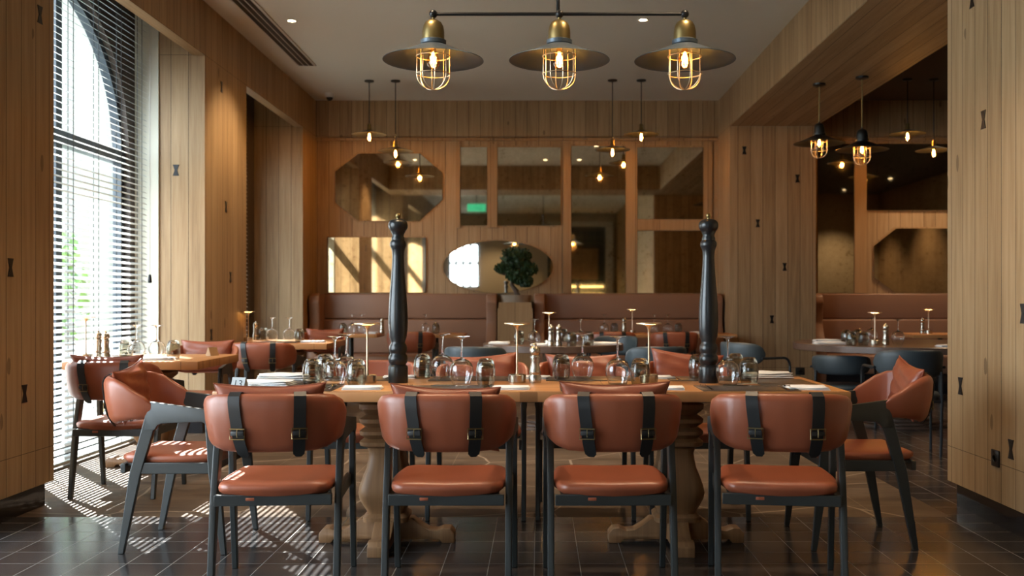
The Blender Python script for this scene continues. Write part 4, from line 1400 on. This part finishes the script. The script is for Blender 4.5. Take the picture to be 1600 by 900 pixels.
seats = [(-1.12, 'far left near side place'), (-0.41, 'place in front of the left tall mill'), (0.31, 'place in front of the right disc lamp'), (0.93, 'place at the right near side')]
nm = ['leftmost near place', 'second near place from the left', 'third near place from the left', 'rightmost near place']
for k, (x, _) in enumerate(seats):
    y = 4.47
    mat_at(x, y, 'dark placemat at the %s of the long table' % nm[k])
    cut('fork', x - 0.175, y - 0.01, R(3), 'fork on the placemat at the %s' % nm[k])
    cut('knife', x + 0.165, y - 0.01, R(-2), 'upright laid knife at the %s' % nm[k])
    cut('spoon', x + 0.195, y - 0.02, R(4), 'spoon beside the knife at the %s' % nm[k])
    cut('knife', x + 0.03, y + 0.095, R(-92), 'small knife laid crosswise at the %s' % nm[k])
for x, y, rz, sc, lab in ((-0.79, 4.45, R(4), (1.05, 1, 1), 'sunlit folded napkin right of the leftmost near place, beside a fork'),
                      (-0.125, 4.45, 0, (1, 1, 1), 'folded napkin in front of the middle disc lamp'),
                      (0.565, 4.44, R(-5), (1, 1, 1), 'folded napkin in front of the right disc lamp'),
                      (1.20, 4.46, R(-6), (1.1, 1.35, 1), 'folded napkin at the near right corner of the long table')):
    nap(x, y, lab, rz, sc=sc)
fm = ['leftmost far place', 'second far place from the left', 'third far place from the left', 'rightmost far place']
for k, x in enumerate((-0.93, -0.33, 0.25, 0.86)):
    y = 5.02
    mat_at(x, y, 'dark placemat at the %s of the long table' % fm[k])
    cut('fork', x + 0.175, y + 0.01, R(182), 'fork on the placemat at the %s' % fm[k])
    cut('knife', x - 0.165, y, R(181), 'knife on the placemat at the %s' % fm[k])
for x, y, rz, lab in ((-0.71, 5.06, R(4), 'folded napkin behind the left tall pepper mill'), (-0.03, 5.05, R(-10), 'folded napkin behind the steel mill in the middle'),
                      (0.60, 5.05, R(6), 'folded napkin across the table right of the right disc lamp')):
    nap(x, y, lab, rz)
# left end of the table: sunlit linen, mat, cutlery and the number stand
mat_at(-1.22, 4.82, 'dark placemat laid crosswise at the left end of the long table', R(90))
nap(-1.275, 4.96, 'big loosely folded napkin at the sunlit far left of the long table', R(12), z=TZ + 0.004, sc=(1.5, 1.4, 2.0))
nap(-1.27, 4.62, 'long white napkin behind the number stand at the left end', R(-4), sc=(1.5, 1.1, 1.7), z=TZ + 0.0035)
cut('fork', -1.10, 4.68, R(-80), 'fork lying crosswise near the number stand')
cut('knife', -1.05, 4.88, R(-95), 'knife lying crosswise at the sunlit left end')
# right end
mat_at(1.17, 4.76, 'dark placemat laid crosswise at the right end of the long table', R(90))
nap(1.15, 5.06, 'stacked long napkins at the far right corner of the long table', R(0), sc=(1.65, 0.8, 2.2), z=TZ + 0.0035)
cut('knife', 1.03, 4.68, R(-70), 'knife at the right end beside the rightmost tumbler')

def number_stand(label, x, y, z, rz, txt=None):
    t = thing('table_number_stand', label, 'table number', (x, y, z), rz)
    bm = bm_new()
    add_prism(bm, [(-0.028, 0.0), (0.028, 0.0), (0.003, 0.060), (-0.003, 0.060)], 'x', -0.038, 0.038, 0.001)
    build('tent_card', bm, TAN_EDGE if txt is None else CARD, t, smooth=0)
    if txt:
        cu = bpy.data.curves.new('number', 'FONT'); cu.body = txt; cu.size = 0.055; cu.extrude = 0.0006; cu.align_x = 'CENTER'
        tmp = bpy.data.objects.new('number_tmp', cu); COL.objects.link(tmp)
        me = bpy.data.meshes.new_from_object(tmp)
        bpy.data.objects.remove(tmp)
        me.materials.append(BLACKM)
        o = bpy.data.objects.new('number', me); COL.objects.link(o); o.parent = t
        o.rotation_euler = (R(90) - math.atan2(0.025, 0.060), 0, 0); o.location = (0, -0.0235, 0.011)
    return t
number_stand('grey tent stand with the number 13 at the near left corner of the long table', X_at(372, 4.40), 4.42, TZ + 0.0035, R(-12), '13').scale = (0.85, 0.85, 0.85)
number_stand('small wooden tent stand at the right edge of the window table', -2.33, 7.10, 0.75, R(60))

# linen on the other tables
nap(-2.55, 6.60, 'folded napkin at the near right side of the window table', R(8), sc=(1.6, 1.1, 1.3))
mat_at(-2.78, 6.68, 'placemat under the wine glasses on the window table', 0)
nap(-2.96, 6.95, 'folded napkin beside the blind on the window table', R(-20), sc=(1.2, 1.1, 1.5))
cut('fork', -2.72, 6.62, R(-70), 'fork on the window table near its front edge')
nap(-2.10, 9.25, 'folded napkin at the near edge of the recess table', R(6), sc=(1.4, 1, 1.3))
mat_at(-2.45, 9.28, 'placemat on the recess table under its wine glasses')
nap(-0.36, 8.98, 'napkin at the left edge of the round centre table', R(-4), sc=(1.1, 1.2, 1.5))
nap(0.04, 8.66, 'long napkin at the near edge of the round centre table', R(3), sc=(1.3, 0.9, 1.3))
nap(0.60, 8.85, 'napkin at the right edge of the round centre table', R(4), sc=(1.5, 1.1, 1.5))
nap(2.62, 8.95, 'long napkin at the left near edge of the round right table', R(4), sc=(1.7, 1.0, 1.5))
nap(2.75, 9.50, 'farther napkin at the left of the round right table', R(-4), sc=(1.5, 1.0, 1.5))
nap(3.52, 8.42, 'oval folded napkin behind the large blue grey chair', 0, sc=(1.7, 1.1, 1.3))
nap(-2.42, 11.62, 'napkin on the leftmost banquette table', 0, sc=(1.1, 1, 1.5))
nap(-1.96, 11.62, 'napkin at the right edge of the leftmost banquette table', 0, sc=(0.9, 1, 1.5))
nap(-1.35, 11.62, 'napkin on the banquette table behind the left tall mill', 0, sc=(1, 1, 1.5))
nap(0.86, 11.55, 'napkin on the lit lamp banquette table', 0, sc=(1.2, 1, 1.4))
nap(1.85, 11.62, 'napkin on the rightmost banquette table beside the right tall mill', 0, sc=(1, 1, 1.8))

# ------------------------------------------------------------------ pendant lamps
def bulb_parts(parent, z, s=1.0, energy=6, cat=None):
    """z: top of the bulb at the socket"""
    bm = bm_new(); add_lathe(bm, [(0.013 * s, z + 0.0), (0.013 * s, z - 0.012 * s), (0.018 * s, z - 0.03 * s), (0.029 * s, z - 0.062 * s), (0.032 * s, z - 0.078 * s), (0.029 * s, z - 0.095 * s), (0.018 * s, z - 0.109 * s), (0, z - 0.114 * s)], 20)
    b = build('bulb', bm, BULBG, parent, smooth=60)
    bm = bm_new()
    for k in range(5):
        a = 2 * PI * k / 5
        add_tube(bm, [(0.004 * s * math.cos(a), 0.004 * s * math.sin(a), z - 0.030 * s), (0.013 * s * math.cos(a), 0.013 * s * math.sin(a), z - 0.085 * s)], 0.0022 * s, 5)
    build('filament', bm, FILA, b)
    d = bpy.data.lights.new('bulb_light', 'POINT'); d.energy = energy * LAMP; d.color = (1.0, 0.55, 0.20); d.shadow_soft_size = 0.02
    o = bpy.data.objects.new('bulb_light', d); COL.objects.link(o); o.parent = b; o.location = (0, 0, z - 0.06 * s)

def caged_head(parent, z_knob, bell_mat, shade_mat, energy):
    """bell, zinc dish, wire cage and bulb; z_knob = height of the ball joint"""
    z = z_knob
    bm = bm_new(); add_lathe(bm, [(0, z - 0.012), (0.008, z - 0.014), (0.008, z - 0.028), (0.022, z - 0.030), (0.038, z - 0.040), (0.048, z - 0.058), (0.053, z - 0.085), (0.054, z - 0.128)], 32)
    bell = build('bell_cap', bm, bell_mat, parent, smooth=50)
    bm = bm_new(); add_lathe(bm, [(0.054, z - 0.124), (0.062, z - 0.128), (0.062, z - 0.146), (0.056, z - 0.150)], 32); build('collar', bm, shade_mat, bell)
    zt, zr = z - 0.148, z - 0.222
    bm = bm_new()
    o_ = [(0.056, zt), (0.080, zt - 0.010), (0.120, zt - 0.028), (0.170, zt - 0.050), (0.220, zt - 0.068), (0.242, zr), (0.243, zr - 0.003)]
    i_ = [(0.240, zr - 0.003), (0.218, zt - 0.071), (0.168, zt - 0.053), (0.118, zt - 0.031), (0.078, zt - 0.013), (0.0, zt - 0.008)]
    add_lathe(bm, [(0, zt)] + o_ + i_, 56, caps=False)
    build('dish_shade', bm, shade_mat, parent, smooth=40)
    # cage
    bm = bm_new()
    zc0 = zt - 0.012
    rc = 0.079
    for k in range(8):
        a = 2 * PI * k / 8 + 0.2
        pts = [(rc * math.cos(a), rc * math.sin(a), zc0), (rc * math.cos(a), rc * math.sin(a), zc0 - 0.135)]
        for j in range(1, 8):
            b = j / 7 * PI / 2
            pts.append((rc * math.cos(b) * math.cos(a), rc * math.cos(b) * math.sin(a), zc0 - 0.135 - 0.070 * math.sin(b)))
        add_tube(bm, pts, 0.0024, 6)
    for zz in (zc0 - 0.045, zc0 - 0.130):
        add_tube(bm, [(0.081 * math.cos(2 * PI * k / 32), 0.081 * math.sin(2 * PI * k / 32), zz) for k in range(32)], 0.0028, 6, closed=True)
    build('wire_cage', bm, CAGE, parent)
    bulb_parts(parent, zt - 0.005, 1.0, energy)

YL = 4.80
sL = F / YL
bar_z = Z_at(22, YL)
xb = X_at(872, YL)
t = thing('three_lamp_chandelier', 'three caged dish lamps hanging in a row from one black bar', 'chandelier', (xb, YL, ZC))
dz = bar_z - ZC
bm = bm_new()
add_tube(bm, [(0, 0, 0), (0, 0, dz)], 0.009, 10)
add_lathe(bm, [(0, 0), (0.07, 0), (0.07, -0.02), (0.02, -0.03), (0, -0.03)], 24)
build('drop_rod', bm, BLACKM, t)
xl, xr = X_at(677, YL) - xb, X_at(1070, YL) - xb
bm = bm_new(); add_tube(bm, [(xl, 0, dz), (xr, 0, dz)], 0.0085, 10); build('crossbar', bm, BLACKM, t)
for x in (xl, X_at(874, YL) - xb, xr):
    bm = bm_new(); add_lathe(bm, [(0, 0.020), (0.010, 0.018), (0.018, 0.010), (0.020, 0), (0.018, -0.010), (0.010, -0.018), (0, -0.020)], 20); j = build('ball_joint', bm, BLACKM, t, smooth=60)
    j.location = (x, 0, dz)
    caged_head(j, 0.0, BRASS, SHADE, 1.5)

def make_caged_pendant():
    t = thing('caged_pendant', 'x', 'pendant lamp')
    L = 0.62
    bm = bm_new(); add_lathe(bm, [(0, 0), (0.06, 0), (0.06, -0.018), (0.02, -0.03), (0, -0.03)], 24); build('ceiling_rose', bm, BRONZE, t)
    bm = bm_new(); add_tube(bm, [(0, 0, -0.02), (0, 0, -L + 0.2 - 0.005)], 0.008, 8); build('drop_rod', bm, BRASS, t)
    j = bpy.data.objects.new('lamp_head', None); COL.objects.link(j); j.parent = t
    return t, L
def caged_pendant(px, py_rose, py_bulb, label):
    Y = F * (ZL - CAMH) / (PY0 - py_rose)
    zb = Z_at(py_bulb, Y)
    t = thing('caged_pendant', label, 'pendant lamp', (X_at(px, Y), Y, ZL), 0, 'caged pendants under the right beam')
    zk = zb - ZL + 0.21
    bm = bm_new(); add_lathe(bm, [(0, 0), (0.06, 0), (0.06, -0.018), (0.02, -0.03), (0, -0.03)], 24); build('ceiling_rose', bm, BRONZE, t)
    bm = bm_new(); add_tube(bm, [(0, 0, -0.02), (0, 0, zk - 0.01)], 0.008, 8); build('drop_rod', bm, BRASS, t)
    caged_head(t, zk, BRONZE, BRONZE, 2)
caged_pendant(1280, 131, 222, 'left caged dark dish pendant under the right wooden beam')
caged_pendant(1347, 120, 232, 'right caged dark dish pendant under the right wooden beam')

def small_pendant(px, py_rose, py_bulb, label):
    Y = F * (ZC - CAMH) / (PY0 - py_rose)
    zb = Z_at(py_bulb, Y) - ZC
    t = thing('small_pendant', label, 'pendant lamp', (X_at(px, Y), Y, ZC), 0, 'small bare bulb pendants near the back wall')
    bm = bm_new(); add_lathe(bm, [(0, 0), (0.055, 0), (0.055, -0.014), (0.015, -0.024), (0, -0.024)], 20); build('ceiling_rose', bm, BRONZE, t)
    bm = bm_new(); add_tube(bm, [(0, 0, -0.02), (0, 0, zb + 0.15)], 0.006, 6); build('drop_rod', bm, BRONZE, t)
    bm = bm_new(); add_lathe(bm, [(0, zb + 0.155), (0.018, zb + 0.150), (0.024, zb + 0.135), (0.020, zb + 0.115), (0.026, zb + 0.105), (0.026, zb + 0.070), (0, zb + 0.070)], 20); build('socket', bm, BRASS, t, smooth=50)
    z0 = zb + 0.080
    bm = bm_new(); add_lathe(bm, [(0.02, z0), (0.06, z0 - 0.012), (0.13, z0 - 0.032), (0.205, z0 - 0.050), (0.204, z0 - 0.053), (0.13, z0 - 0.036), (0.06, z0 - 0.016), (0.02, z0 - 0.004)], 40, caps=False)
    build('dish_shade', bm, BRONZE, t, smooth=40)
    bulb_parts(t, zb + 0.072, 1.15, 6)
for a in ((577, 126, 214, 'small pendant, leftmost of the four near the back wall'), (618, 126, 240, 'small pendant hanging before the octagonal mirror'),
          (957, 125, 238, 'small pendant hanging before the tallest mirror'), (1002, 125, 214, 'small pendant, rightmost of the four near the back wall'),
          (1418, 124, 213, 'small pendant in the side room, left of its pair'), (1459, 124, 239, 'small pendant in the side room, right of its pair')):
    small_pendant(*a)
